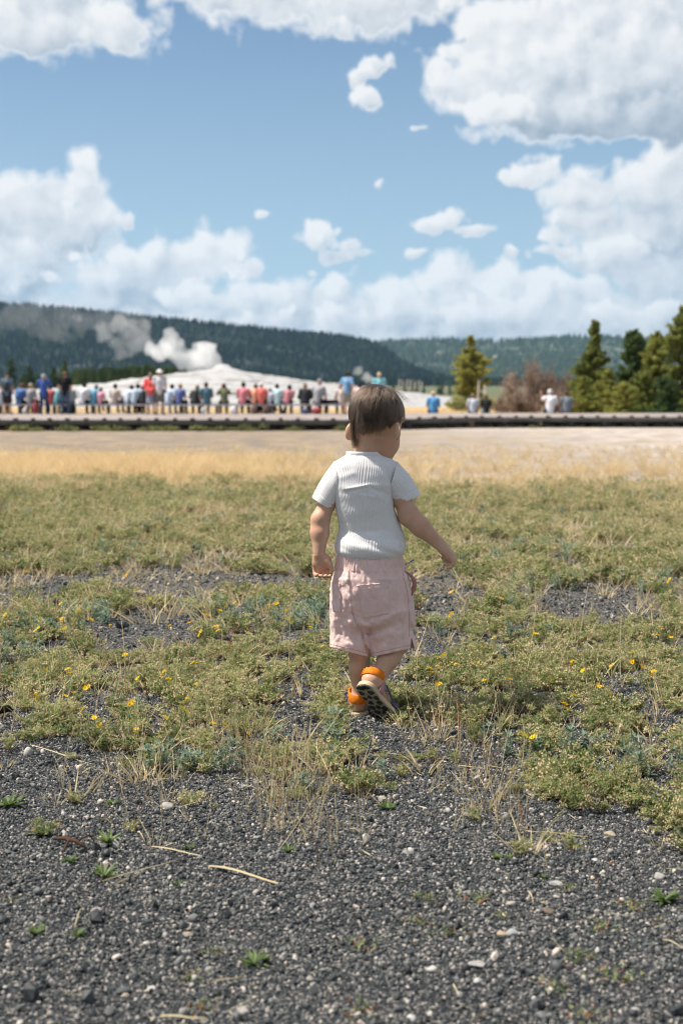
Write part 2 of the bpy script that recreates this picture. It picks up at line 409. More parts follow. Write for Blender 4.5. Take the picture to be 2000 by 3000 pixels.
def ground_material():
    m = bpy.data.materials.new('ground_earth'); m.use_nodes = True; w = NT(m.node_tree); b = w.n['Principled BSDF']
    tc = w.node('ShaderNodeTexCoord').outputs['Object']
    sp = w.node('ShaderNodeSeparateXYZ'); w.put(sp.inputs[0], tc); x, y, _ = sp.outputs
    nb = w.noise(tc, 0.45, 5, 0.6); nm = w.noise(tc, 2.2, 5, 0.6); nf = w.noise(tc, 60, 5, 0.7)
    wy = w.math('ADD', y, w.math('MULTIPLY_ADD', nb, 5.0, -2.5))                       # uneven zone borders
    # dark obsidian sand with grains
    grain = w.vor(tc, 260, out='Color'); gs = w.node('ShaderNodeSeparateColor'); w.put(gs.inputs[0], grain)
    dark = w.ramp(gs.outputs[0], [(0.0, (0.008, 0.010, 0.012)), (0.45, (0.022, 0.026, 0.031)), (0.8, (0.06, 0.065, 0.07)), (0.93, (0.22, 0.20, 0.18)), (1.0, (0.40, 0.36, 0.31))])
    dust = w.mix(w.rng(nm, 0.42, 0.68), (0.045, 0.046, 0.047), (0.14, 0.13, 0.12))
    dark = w.mix(w.rng(nf, 0.45, 0.75, 0, 0.45), dark, dust)
    soil = w.mix(w.rng(nm, 0.35, 0.7), (0.095, 0.093, 0.088), (0.26, 0.215, 0.15))
    soil = w.mix(0.5, soil, dark)
    c = w.mix(w.rng(wy, 4.0, 8.0), dark, soil)
    straw = w.mix(w.rng(w.noise(tc, 6, 5, 0.65), 0.3, 0.7), (0.34, 0.24, 0.125), (0.54, 0.41, 0.23))
    c = w.mix(w.rng(wy, 9.0, 14.5), c, straw)
    # behind the straw: grey stony flat on the left, pale sinter on the right
    wx = w.math('ADD', x, w.math('MULTIPLY_ADD', nb, 4.0, -2.0))
    flat = w.mix(w.rng(w.noise(tc, 1.3, 6, 0.65), 0.35, 0.66), (0.135, 0.122, 0.118), (0.33, 0.25, 0.16))
    pale = w.mix(w.rng(w.noise(tc, 1.6, 6, 0.7), 0.36, 0.62), (0.22, 0.185, 0.165), (0.48, 0.435, 0.395))
    pale = w.mix(w.rng(w.noise(tc, 0.35, 4, 0.6), 0.50, 0.68, 0, 0.75), pale, (0.40, 0.29, 0.165))
    side = w.rng(wx, -1.0, 7.0)
    far = w.mix(side, flat, pale)
    fe = w.math('ADD', wy, w.math('MULTIPLY', w.rng(x, -2.5, 1.6), 7.5))
    c = w.mix(w.rng(fe, 18.5, 22.0), c, far)
    # bare pale tracks in the straw
    tr = w.math('ABSOLUTE', w.math('SUBTRACT', y, w.math('MULTIPLY_ADD', x, -0.75, 13.4)))
    trk = w.math('MULTIPLY', w.rng(w.math('ADD', tr, w.math('MULTIPLY', nm, 1.6)), 0.9, 1.7, 1, 0), w.rng(x, -0.9, 0.1))
    c = w.mix(w.math('MULTIPLY', trk, 0.9), c, (0.44, 0.39, 0.34))
    gold = w.mix(w.rng(w.noise(tc, 0.5, 6, 0.7), 0.3, 0.7), (0.36, 0.25, 0.10), (0.56, 0.42, 0.20))
    c = w.mix(w.rng(y, 58, 63), c, gold)
    c = w.mix(w.rng(w.math('ADD', wy, w.math('MULTIPLY', nb, 80)), 190, 300), c, (0.10, 0.11, 0.06))
    w.put(b.inputs['Base Color'], c); b.inputs['Roughness'].default_value = 0.95; b.inputs['Specular IOR Level'].default_value = 0.15
    bp = w.node('ShaderNodeBump'); bp.inputs['Strength'].default_value = 0.8; bp.inputs['Distance'].default_value = 0.006
    w.put(bp.inputs['Height'], w.math('ADD', w.vor(tc, 160), w.math('MULTIPLY', nf, 0.6))); w.put(b.inputs['Normal'], bp.outputs[0])
    return m
def build_ground():
    ys = np.concatenate([np.linspace(-40, 0.8, 24)[:-1], np.linspace(0.8, 8, 300)[:-1], np.geomspace(8, 70, 190)[:-1], np.geomspace(70, 26000, 90)])
    s = np.linspace(-1, 1, 221); s = 0.62*s+0.38*s**3
    hw = np.where(ys < 8, 3.2+0.55*np.abs(ys), 3.2+4.4+(ys-8)*1.25)
    hw = np.where(ys < 0.8, np.maximum(hw, 3.7+30*(0.8-ys)/40), hw)
    X = s[None, :]*hw[:, None]; Y = np.repeat(ys[:, None], len(s), 1)
    Z = gz(X.ravel(), Y.ravel())
    V = np.stack([X.ravel(), Y.ravel(), Z], 1); n = len(s)
    i = np.arange(len(ys)-1)[:, None]*n+np.arange(n-1)[None, :]; i = i.ravel()
    o = obj('ground', mesh('ground', V, np.stack([i, i+1, i+n+1, i+n], 1), True), None, ground_material())
    tag(o, 'gravelly dry meadow floor running out to the forested hills', 'ground', kind='structure')
build_ground()

# ------------------------------------------------------------------ forested hills
def hill_material(name, rock, floor):
    m = bpy.data.materials.new(name); m.use_nodes = True; w = NT(m.node_tree); b = w.n['Principled BSDF']
    tc = w.node('ShaderNodeTexCoord').outputs['Object']
    f = w.noise(tc, 0.02, 6, 0.65)
    w.put(b.inputs['Base Color'], w.mix(w.rng(f, 0.50, 0.66), floor, rock)); b.inputs['Roughness'].default_value = 1; b.inputs['Specular IOR Level'].default_value = 0
    return m
conemats = [mat('forest_far_dark', (0.008, 0.016, 0.014), 0.9, 0.05), mat('forest_far_green', (0.034, 0.056, 0.026), 0.9, 0.05), mat('forest_far_olive', (0.060, 0.080, 0.034), 0.9, 0.05)]  # first one: cloud shadow on the left ridge, put into the tree colour
def far_tree(k):
    b = MB(); r = np.random.default_rng(k)
    for t, (z0, z1, ra) in enumerate([(0.02, 0.5, 0.24), (0.3, 0.76, 0.18), (0.55, 1.0, 0.11)]):
        n = 7; V = [(math.cos(a)*ra*q, math.sin(a)*ra*q, z0+r.uniform(-.03, .03)) for a, q in zip(np.linspace(0, 6.28, n, endpoint=False)+t, r.uniform(.7, 1.15, n))]+[(r.normal()*.01, r.normal()*.01, z1)]
        b.add(V, [(i, (i+1) % n, n) for i in range(n)], 0)
    me = b.mesh('far_tree'); me.materials.append(conemats[k % 3]); return me
far_protos = [far_tree(k) for k in range(6)]
def build_hill(name, label, ridge, Yb, Yr, mats, ntree, th, thin, kinds, seed):
    r = np.random.default_rng(seed)
    px = np.array([a for a, _ in ridge], float); py = np.array([b for _, b in ridge], float)
    tx = (px-1000)/FPX; th_ = (1115-py)/FPX            # tangents seen from the viewing point
    def H(x, y):
        top = np.interp(x/Yr, tx, th_)*Yr+HC
        t = np.clip((y-Yb)/(Yr-Yb), 0, 1.6)
        f = np.where(t < 1, t**1.25*(1-0.12*np.sin(np.pi*t)), 1-0.25*(t-1))
        p = np.stack([x, y, 0*x], 1)
        gul = 0.075*fbm(p*np.array([0.006, 0.0016, 1]), 4, 0.55)*np.sin(np.pi*np.clip(t, 0, 1))
        return -5+(top+5)*np.clip(f+gul, 0, 1.4)-(th*0.8)*np.clip(f, 0, 1)
    xs = np.linspace(tx[0]*Yr, tx[-1]*Yr, 260); ys = np.linspace(Yb, Yb+(Yr-Yb)*1.5, 60)
    X, Y = np.meshgrid(xs, ys); Z = H(X.ravel(), Y.ravel())
    n = len(xs); i = (np.arange(len(ys)-1)[:, None]*n+np.arange(n-1)[None, :]).ravel()
    o = obj(name, mesh(name, np.stack([X.ravel(), Y.ravel(), Z], 1), np.stack([i, i+1, i+n+1, i+n], 1), True), None, mats)
    tag(o, label, 'hill', kind='structure')
    x = r.uniform(xs[0], xs[-1], ntree*2); y = Yb+(Yr-Yb)*r.uniform(-0.45, 1.12, ntree*2)
    p = np.stack([x, y, 0*x], 1)
    keep = thin(p, (y-Yb)/(Yr-Yb), x/Yr) > r.uniform(0, 1, len(x))
    x, y = x[keep][:ntree], y[keep][:ntree]; z = H(x, y)-0.5
    s = th*r.uniform(0.6, 1.25, len(x))
    rot = np.stack([0*x, 0*x, r.uniform(0, 6.3, len(x))], 1); scl = np.stack([s*r.uniform(.9, 1.5, len(x)), s*r.uniform(.9, 1.5, len(x)), s], 1)
    return np.stack([x, y, z], 1), rot, scl, r.choice(kinds, len(x))
def build_hills():
    hm1 = hill_material('hill_scree_dark', (0.060, 0.062, 0.066), (0.016, 0.024, 0.020))
    hm2 = hill_material('hill_scree_pale', (0.20, 0.19, 0.17), (0.035, 0.052, 0.030))
    streak = lambda p, a, b, s: gnoise(np.stack([p[:, 0]*a+p[:, 1]*a*0.9, p[:, 1]*b, 0*p[:, 0]+s], 1))
    thin1 = lambda p, t, u: np.where((streak(p, 0.012, 0.0035, 2) > 0.22) & (t < 0.86) & (t > 0.15) & (u > -0.16), 0.16, 1.0)
    a = build_hill('hill', 'long dark forested ridge sloping down from the left behind the white mound', [(-4200, 930), (-2600, 840), (-1500, 790), (-900, 805), (-400, 850), (0, 882), (200, 897), (420, 921), (600, 938), (760, 955), (900, 968), (1000, 978), (1080, 992), (1130, 1015), (1174, 1050), (1246, 1082), (1317, 1112), (1400, 1135), (1700, 1145)], 1500, 2100, hm1, 62000, 8.5, thin1, [0, 0, 3, 1], 5)
    thin2 = lambda p, t, u: np.where((gnoise(np.stack([p[:, 0]*0.007, p[:, 1]*0.006, 0*t+8.5], 1)) > 0.36) & (t > 0.25) & (t < 0.9), 0.12, 1.0)
    b = build_hill('hill', 'far green forested hill with pale scree at the right', [(700, 1085), (1000, 1010), (1103, 998), (1160, 991), (1281, 987), (1424, 993), (1565, 986), (1672, 980), (1797, 982), (1958, 987), (2400, 1000), (3000, 990), (4200, 1010)], 2700, 3700, hm2, 26000, 14, thin2, [1, 4, 2, 5], 6)
    arr = [np.concatenate(q) for q in zip(a, b)]
    scatter('forest', *arr, far_protos, 'dense dark conifer forest covering both far hills', 'forest')
build_hills()

# ------------------------------------------------------------------ the white geyser mound
def build_mound():
    Yc = 170.0
    prof = [(-700, 1180), (-300, 1160), (0, 1146), (100, 1141), (214, 1134), (357, 1118), (460, 1101), (536, 1091), (600, 1087), (693, 1087), (760, 1098), (803, 1104), (911, 1118), (1000, 1128), (1100, 1138), (1181, 1146), (1245, 1153), (1310, 1161), (1420, 1182), (1500, 1192)]
    tx = np.array([(a-1000)/FPX*Yc for a, _ in prof]); tz = np.array([HC+(1115-b)/FPX*Yc for _, b in prof])
    xs = np.linspace(tx[0], tx[-1], 330); ys = np.linspace(Yc-46, Yc+46, 150)
    X, Y = np.meshgrid(xs, ys); x, y = X.ravel(), Y.ravel()
    top = np.interp(x, tx, tz); base = gz(x, y)-0.25; t = (y-Yc)/44
    p = np.stack([x, y, 0*x], 1)
    f = np.clip(1-np.abs(t)**1.5, 0, 1)
    h = (top-base)*f*(1+0.10*fbm(p*np.array([.12, .12, 1]), 4))
    # sinter terraces: small level steps with undercut rims
    st = 0.34; q = (h+0.35*fbm(p*np.array([0.10, 0.35, 1])+7, 3))/st; fr = q-np.floor(q)
    h = h+st*0.75*(sstep(0.55, 1.0, fr)-fr)*np.clip(h*2, 0, 1)*sstep(0.0, 0.25, f)
    h = h+0.10*fbm(p*1.1+3, 3)*np.clip(h, 0, 1)
    # the vent cone
    c = P(650, 1085, Yc); d = np.hypot(x-c.x, (y-c.y))
    h = h+0.75*np.exp(-(d/1.25)**4)*(1+0.35*gnoise(p*1.4))+0.30*np.exp(-((x-c.x+2.6)/1.0)**2-((y-c.y)/1.0)**2)
    V = np.stack([x, y, base+h], 1); n = len(xs)
    i = (np.arange(len(ys)-1)[:, None]*n+np.arange(n-1)[None, :]).ravel()
    m = bpy.data.materials.new('sinter'); m.use_nodes = True; w = NT(m.node_tree); b = w.n['Principled BSDF']
    tc = w.node('ShaderNodeTexCoord').outputs['Object']
    sc = w.vm('MULTIPLY', tc, (0.14, 0.4, 2.2))
    a = w.noise(sc, 1.0, 6, 0.65); bl = w.noise(tc, 0.18, 3, 0.5)
    col = w.mix(w.rng(a, 0.50, 0.66), (0.34, 0.335, 0.335), (0.10, 0.094, 0.09))
    col = w.mix(w.rng(bl, 0.45, 0.65, 0, 0.45), col, (0.41, 0.41, 0.42))
    w.put(b.inputs['Base Color'], col); b.inputs['Roughness'].default_value = 0.9; b.inputs['Specular IOR Level'].default_value = 0.1
    o = obj('geyser_mound', mesh('geyser_mound', V, np.stack([i, i+1, i+n+1, i+n], 1), True), None, m)
    tag(o, 'broad white terraced sinter mound with steaming vent behind the crowd', 'mound', kind='structure')
build_mound()

# ------------------------------------------------------------------ boardwalk
DECK_Z = -0.515
def near_edge(x): return float(50.0+3.6*sstep(0.5, 5.5, np.array([x]))[0]+0.012*max(0, x-6)**2*0)
FAR_EDGE = 60.4
wood_deck = mat('weathered_decking', (0.27, 0.232, 0.218), 0.85, 0.2, (14, 0.4, 0.01), (3, 0.22))
wood_dark = mat('creosoted_timber', (0.040, 0.040, 0.036), 0.8, 0.3, (9, 0.5, 0.02), (2, 0.35))
wood_grey = mat('grey_timber', (0.10, 0.098, 0.085), 0.85, 0.2, (12, 0.5, 0.015), (2.5, 0.3))
wood_brown = mat('brown_timber', (0.17, 0.115, 0.085), 0.85, 0.2, (12, 0.5, 0.015), (2.5, 0.3))
def build_boardwalk():
    root = empty('boardwalk', (0, 55, gz1(0, 55)))
    tag(root, 'long low grey wooden boardwalk crossing the whole view behind the meadow', 'boardwalk')
    x0, x1 = -26.0, 27.0
    # deck boards run along the walk; each row is cut to staggered lengths
    D = MB(); bw = 0.235; rows = int((FAR_EDGE-50.0)/bw)
    for i in range(rows):
        y = FAR_EDGE-0.12-i*bw; x = x0+random.uniform(-2, 0)
        while x < x1:
            L = random.choice([3.6, 4.2, 4.8]); xa, xb = x, min(x+L, x1); x += L
            ym = min(near_edge(xa), near_edge(xb))
            if y-bw/2 < max(near_edge(xa), near_edge(xb))-0.02:
                # follow the narrowing: shorten until the board lies on the deck
                while xb > xa+0.4 and y-bw/2 < near_edge(xb)-0.02: xb -= 0.2
                if xb <= xa+0.4 or y-bw/2 < near_edge(xa)-0.02: continue
            D.box(((xa+xb)/2, y, DECK_Z-0.022), (xb-xa-0.008, bw-0.012, 0.044), random.choice([0, 0, 0, 1]), jit=0.002)
    o = D.obj('decking', [wood_deck, mat('weathered_decking_pale', (0.31, 0.268, 0.25), 0.85, 0.2, (14, 0.4, 0.01), (3, 0.25))], root); o['kind'] = 'stuff'
    # edge: fascia boards, curb rail on blocks, joists, posts with footings
    xs = np.arange(x0, x1, 2.4)
    for a in xs:
        b = min(a+2.4, x1); ya, yb = near_edge(a), near_edge(b); ang = math.atan2(yb-ya, b-a); L = math.hypot(b-a, yb-ya)
        MB().box(((a+b)/2, (ya+yb)/2-0.03, DECK_Z-0.105), (L-0.012, 0.05, 0.12), 0, ang, 0.003).obj('fascia_board', wood_grey, root)
        MB().box(((a+b)/2, (ya+yb)/2+0.75, DECK_Z-0.22), (L-0.03, 0.09, 0.16), 0, ang, 0.003).obj('edge_beam', wood_dark, root)
        MB().box(((a+b)/2, FAR_EDGE-0.10, DECK_Z-0.15), (2.38, 0.07, 0.20), 0, 0, 0.003).obj('rear_beam', wood_dark, root)
        MB().box(((a+b)/2, FAR_EDGE-3.2, DECK_Z-0.155), (2.38, 0.12, 0.20), 0, 0, 0.003).obj('middle_beam', wood_dark, root)
    for k, a in enumerate(np.arange(x0+0.3, x1, 0.62)):
        y = near_edge(a)+0.04
        MB().box((a+random.uniform(-.03, .03), y, DECK_Z+0.028), (0.13+0.04*random.random(), 0.10, 0.056), 0, 0, 0.004).obj('curb_block', wood_dark, root)
    for k, a in enumerate(np.arange(x0+0.9, x1, 1.25)):
        for yy in ((near_edge(a)+0.02, FAR_EDGE-0.25, FAR_EDGE-3.3) if a > 2 else (near_edge(a)+0.02, FAR_EDGE-3.3)):
            g = gz1(a, yy)
            if k % 2 == 0 or yy > near_edge(a)+1 or a > 3:
                h = DECK_Z-0.05-g+0.2
                MB().box((a, yy+0.09, g-0.2+h/2), (0.17+0.05*random.random(), 0.17, h), 0, 0, 0.006).obj('post', wood_brown if k % 7 == 3 else wood_dark, root)
    for a in np.arange(x0+0.3, x1, 0.61):
        ya = near_edge(a)+0.2
        MB().box((a, (ya+FAR_EDGE-0.15)/2, DECK_Z-0.12), (0.06, FAR_EDGE-0.15-ya, 0.145)).obj('joist', wood_dark, root)
build_boardwalk()

# benches in a row along the far edge
BENCH_Y = 59.3; SEAT_Z = DECK_Z+0.40
def build_benches():
    wb = mat('bench_plank', (0.46, 0.43, 0.41), 0.8, 0.25, (14, 0.4, 0.01), (3, 0.25)); wl = mat('bench_leg', (0.12, 0.10, 0.085), 0.85, 0.2, (9, 0.4, 0.01), (2, 0.3))
    plank = MB().box((0, 0, 0), (2.18, 0.135, 0.07), 0, 0, 0.002).mesh('bench_plank'); plank.materials.append(wb)
    legm = MB().box((0, 0, 0.175), (0.10, 0.36, 0.35), 0, 0, 0.002).mesh('bench_leg'); legm.materials.append(wl)
    spots = [(-15.6, 'at the far left, under the dark-capped hiker'), (-13.35, 'under the man in the black shirt'), (-11.1, 'under the white and turquoise shirts'),
             (-8.85, 'behind the woman in the red jacket'), (-6.6, 'under the woman with long fair hair'), (-4.35, 'under the pink and orange shirts'), (-2.1, 'under the black jacket and grey cap'), (0.15, 'beside the man in blue and khaki')]
    for x, where in spots:
        r = empty('bench', (x, BENCH_Y, DECK_Z)); tag(r, 'plain backless plank bench '+where, 'bench', 'benches along the boardwalk')
        for s in (-1, 0, 1):
            o = obj('seat_plank', plank, r, None, True); o.location = (0, s*0.142, SEAT_Z-DECK_Z-0.035)
        for s in (-0.82, 0.0, 0.82):
            o = obj('leg', legm, r, None, True); o.location = (s, 0, 0)
build_benches()

# ------------------------------------------------------------------ air between here and the hills
def build_haze():
    m = bpy.data.materials.new('summer_haze'); m.use_nodes = True; w = NT(m.node_tree); w.n.clear()
    v = w.node('ShaderNodeVolumePrincipled'); v.inputs['Color'].default_value = (0.40, 0.68, 1.0, 1); v.inputs['Density'].default_value = HAZE_DENSITY
    v.inputs['Anisotropy'].default_value = 0.2
    o = w.node('ShaderNodeOutputMaterial'); w.put(o.inputs['Volume'], v.outputs[0])
    b = MB().box((0, 2900, 195), (9000, 6400, 430)).obj('haze', m)
    tag(b, 'thin bluish summer haze in the air before the hills', 'haze', kind='stuff')
HAZE_DENSITY = 0.000052
build_haze()
# ================================================================== the child
CY = 3.60
def C(px, py, dy=0.0):
    v = P(px, py, CY+dy); return np.array((v.x, v.y, v.z))
PXM = CY/FPX                                            # metres for one picture pixel at the child
def skin_material():
    m = bpy.data.materials.new('skin'); m.use_nodes = True; w = NT(m.node_tree); b = w.n['Principled BSDF']
    tc = w.node('ShaderNodeTexCoord').outputs['Object']
    a = w.noise(tc, 28, 4, 0.6); c = w.mix(w.rng(a, 0.35, 0.68), (0.50, 0.30, 0.20), (0.58, 0.36, 0.245))
    c = w.mix(w.rng(w.noise(tc, 11, 5, 0.6), 0.45, 0.72, 0, 0.65), c, (0.52, 0.25, 0.165))
    w.put(b.inputs['Base Color'], c); b.inputs['Roughness'].default_value = 0.52; b.inputs['Specular IOR Level'].default_value = 0.35
    b.inputs['Subsurface Weight'].default_value = 0.22; b.inputs['Subsurface Radius'].default_value = (1.0, 0.35, 0.2); b.inputs['Subsurface Scale'].default_value = 0.006
    bp = w.node('ShaderNodeBump'); bp.inputs['Strength'].default_value = 0.12; bp.inputs['Distance'].default_value = 0.0006
    w.put(bp.inputs['Height'], w.noise(tc, 900, 3, 0.6)); w.put(b.inputs['Normal'], bp.outputs[0])
    return m
M_skin = skin_material()
child = empty('person', tuple(C(1050, 2106)))
tag(child, 'toddler seen from behind walking away in white ribbed shirt, pink shorts and orange-strapped sandals', 'person')

# ---- head frame: bowed forward and turned a little to the right
HEAD = C(1103, 1212, 0.005)
_yaw, _pit = R(24), R(24)
HF = np.array((math.sin(_yaw)*math.cos(_pit), math.cos(_yaw)*math.cos(_pit), -math.sin(_pit)))
HU = np.array((math.sin(_yaw)*math.sin(_pit), math.cos(_yaw)*math.sin(_pit), math.cos(_pit)))
HR = np.cross(HF, HU); HM = np.stack([HR, HF, HU], 1)
def hd(r, f, u): return HEAD+HR*r+HF*f+HU*u
CRAN = (0.0640, 0.081, 0.0685)

# ---- limb joints
SHL, ELL, WRL = C(988, 1400), C(938, 1524, -.012), C(934, 1622, -.030)
SHR, ELR, WRR = C(1156, 1402), C(1198, 1512, -.015), C(1293, 1600, -.028)
KNL, ANL = C(1053, 1905, -0.012), C(1052, 2048, 0.0)
KNR, ANR = C(1163, 1885, 0.002), C(1098, 2000, -0.055)

# sandal frames: origin at the heel end of the sole's underside, a = heel to toe, s = sideways, n = up out of the sole
def frame(o, a, up):
    a = np.array(a, float); a /= np.linalg.norm(a); up = np.array(up, float); n = up-a*(up@a); n /= np.linalg.norm(n)
    return np.array(o, float), a, np.cross(a, n), n
FL = frame(C(1052, 2107, -0.030), (-0.05, 1, 0.0), (0, 0, 1))
_toe, _heel = C(1146, 2122, -0.045), C(1056, 2006, -0.105)
FR = frame(_heel, _toe-_heel, (0.50, 0.84, 0.36))
SOLE_L = 0.150
def fp(Fm, a, s, n): return Fm[0]+Fm[1]*a+Fm[2]*s+Fm[3]*n

def skin_sdf(p):
    d = np.full(len(p), 1.0)
    def put(f, lo, hi, k):
        """blend a shape in, looking only at points near it"""
        nonlocal d
        i = np.nonzero(((p > lo-0.026) & (p < hi+0.026)).all(1))[0]
        if len(i): d[i] = smin(d[i], f(p[i]), k)
    def UC(a, b, ra, rb, k=0.012):
        r = max(ra, rb); put(lambda q: sd_cone(q, a, b, ra, rb), np.minimum(a, b)-r, np.maximum(a, b)+r, k)
    def UE(c, r, Mx=None, k=0.012):
        R_ = max(r); put(lambda q: sd_ell(q, c, r, Mx), np.array(c)-R_, np.array(c)+R_, k)
    # torso (under the clothes)
    UE(C(1077, 1440), (0.066, 0.050, 0.085)); UE(C(1085, 1590), (0.070, 0.052, 0.075)); UE(C(1092, 1720), (0.075, 0.055, 0.07))
    UC(SHL, SHR, 0.020, 0.020, 0.03)
    # neck and head
    UC(C(1079, 1362, 0.008), C(1084, 1290, 0.006), 0.040, 0.0365, 0.02)
    UC(C(1084, 1290, 0.006), hd(0, 0.0, -0.03), 0.0365, 0.040, 0.02)
    UE(HEAD, CRAN, HM, k=0.02)
    UE(hd(0, 0.036, -0.050), (0.052, 0.047, 0.052), HM, k=0.02)
    for s in (-1, 1): UE(hd(s*0.026, 0.052, -0.064), (0.024, 0.023, 0.026), HM, k=0.016)
    UE(hd(0, 0.058, -0.094), (0.024, 0.020, 0.018), HM, k=0.02)
    UE(hd(0, 0.040, -0.092), (0.038, 0.034, 0.018), HM, k=0.02)
    UE(hd(0, 0.088, -0.050), (0.0085, 0.010, 0.010), HM, k=0.010)
    UC(hd(0, 0.080, -0.030), hd(0, 0.088, -0.048), 0.006, 0.007, 0.010)
    for s in (-1, 1):
        c = hd(s*0.025, 0.088, -0.026); i = np.nonzero((np.abs(p-c) < 0.04).all(1))[0]; d[i] = smax(d[i], -sd_ell(p[i], c, (0.014, 0.010, 0.008), HM), 0.008)
    UE(hd(0, 0.078, -0.073), (0.013, 0.007, 0.0035), HM, k=0.003); UE(hd(0, 0.077, -0.079), (0.012, 0.007, 0.0035), HM, k=0.003)
    # ears: flattened cups leaning back from the head
    for s, e0 in ((-1, hd(-0.0570, 0.010, -0.048)), (1, hd(0.0630, -0.012, -0.054))):
        a = HR*s*0.80-HF*0.60; a /= np.linalg.norm(a); b = np.cross(HU, a); b /= np.linalg.norm(b)
        up = HU*0.95-HF*0.30; up -= a*(a@up); up /= np.linalg.norm(up); EM = np.stack([a, np.cross(up, a), up], 1)
        c = e0+a*0.010
        i = np.nonzero((np.abs(p-c) < 0.06).all(1))[0]; q = p[i]
        ear = sd_ell(q, c, (0.0145, 0.0065, 0.0235), EM)
        ear = smax(ear, -sd_ell(q, c+a*0.004+np.cross(up, a)*(0.006*(1 if (np.cross(up, a)@HF) > 0 else -1)), (0.0090, 0.0055, 0.0165), EM), 0.004)
        d[i] = smin(d[i], ear, 0.006)
    # arms
    UC(SHL, (SHL+ELL)/2, 0.020, 0.0200); UC((SHL+ELL)/2, ELL, 0.0205, 0.0225); UC(ELL, ELL*0.62+WRL*0.38, 0.0225, 0.0225); UC(ELL*0.62+WRL*0.38, WRL, 0.0225, 0.0150)
    UE(ELL+np.array((-0.002, -0.012, 0.004)), (0.013, 0.012, 0.016), k=0.012)
    UC(SHR, (SHR+ELR)/2, 0.020, 0.0230); UC((SHR+ELR)/2, ELR, 0.0235, 0.0255); UC(ELR, ELR*0.65+WRR*0.35, 0.0255, 0.0240); UC(ELR*0.65+WRR*0.35, WRR, 0.0240, 0.0148)
    # left hand: the palm faces back, fingers curled up towards the viewer, thumb on the body side
    dy = -0.030
    UE(C(938, 1648, dy), (0.0215, 0.0115, 0.0235), k=0.010)
    UE(C(955, 1646, dy-0.004), (0.0125, 0.011, 0.0165), k=0.010)
    def chain(pts, rad, k=0.0012):
        def f(q):
            for i in range(len(pts)-1):
                e = sd_cone(q, pts[i], pts[i+1], rad[i], rad[i+1]); g = e if i == 0 else smin(g, e, 0.0015)
            return g
        A = np.array(pts); put(f, A.min(0)-rad[0], A.max(0)+rad[0], k)
    for x, tx, r in ((920.5, 929, .0044), (933, 941, .0049), (946, 954, .0050), (958.5, 966, .0048)):
        o = 1 if x > 930 else 0
        chain([C(x, 1662, dy+.003), C(x+0.5, 1680+3*o, dy+.000), C((x+tx)/2+1, 1686+3*o, dy-.010), C(tx+1, 1683+4*o, dy-.022)], [r*1.12, r*1.05, r, r*.86])
    chain([C(957, 1640, dy-.004), C(966, 1655, dy-.010), C(972.5, 1668, dy-.012)], [.0095, .0068, .0054], 0.006)
    d = np.where(np.abs(p[:, 2]-WRL[2]) < 0.004, d+0.0011*np.exp(-((p[:, 2]-WRL[2])/0.0011)**2)*(np.abs(p[:, 0]-WRL[0]) < .03), d)
    # right hand: back of the hand up, fingers bent down and inwards
    dy = -0.030; ax = C(1322, 1640)-C(1293, 1600); ax /= np.linalg.norm(ax); Yv = np.array((0, 1., 0)); sd_ = np.cross(ax, Yv)
    HMR = np.stack([ax, Yv, sd_], 1)
    UE(C(1309, 1620, dy+.006), (0.0265, 0.0215, 0.0150), HMR, k=0.012)
    UE(C(1322, 1634, dy+.006), (0.0150, 0.0205, 0.0105), HMR, k=0.010)
    for (y0, pts, r) in ((-.013, [(1324, 1638), (1327, 1652), (1318, 1662), (1311, 1663)], .0052), (-.001, [(1322, 1639), (1324, 1652), (1312, 1655), (1302, 1652)], .0051),
                         (.011, [(1320, 1637), (1320, 1648), (1309, 1648), (1299, 1642)], .0049), (.022, [(1316, 1633), (1315, 1642), (1305, 1642), (1294, 1634)], .0044)):
        chain([C(a, b, dy+y0) for a, b in pts], [r*1.15, r*1.05, r, r*.86])
    chain([C(1303, 1616, dy+.026), C(1304, 1630, dy+.034), C(1303, 1642, dy+.032)], [.0095, .0068, .0056], 0.006)
    # legs
    HPL, HPR = C(1035, 1790), C(1125, 1790)
    UC(HPL, KNL, 0.034, 0.0265, 0.02); UC(KNL, KNL*0.62+ANL*0.38, 0.0275, 0.0245); UC(KNL*0.62+ANL*0.38, ANL, 0.0245, 0.0178)
    UC(HPR, KNR, 0.034, 0.0275, 0.02); UC(KNR, KNR*0.6+ANR*0.4, 0.0275, 0.0262); UC(KNR*0.6+ANR*0.4, ANR, 0.0255, 0.0190)
    # feet
    for Fm, an in ((FL, ANL), (FR, ANR)):
        h = fp(Fm, 0.026, 0, 0.038)
        UC(an, h, 0.0185, 0.0190); UC(h, fp(Fm, 0.028, 0, 0.034), 0.0195, 0.0195, 0.010)
        UC(an, fp(Fm, 0.080, 0, 0.036), 0.0180, 0.0165, 0.016); UC(h, fp(Fm, 0.100, 0.002, 0.029), 0.0175, 0.0145, 0.016)
        for k, (ss, aa) in enumerate(((-0.018, 0.126), (-0.007, 0.130), (0.003, 0.127), (0.012, 0.122), (0.020, 0.115))):
            s_ = ss*(1 if Fm is FL else -1)*-1
            UC(fp(Fm, 0.095, s_*0.8, 0.026), fp(Fm, aa, s_, 0.0245), 0.0085, 0.0068 if k else 0.0085, 0.004)
    return d
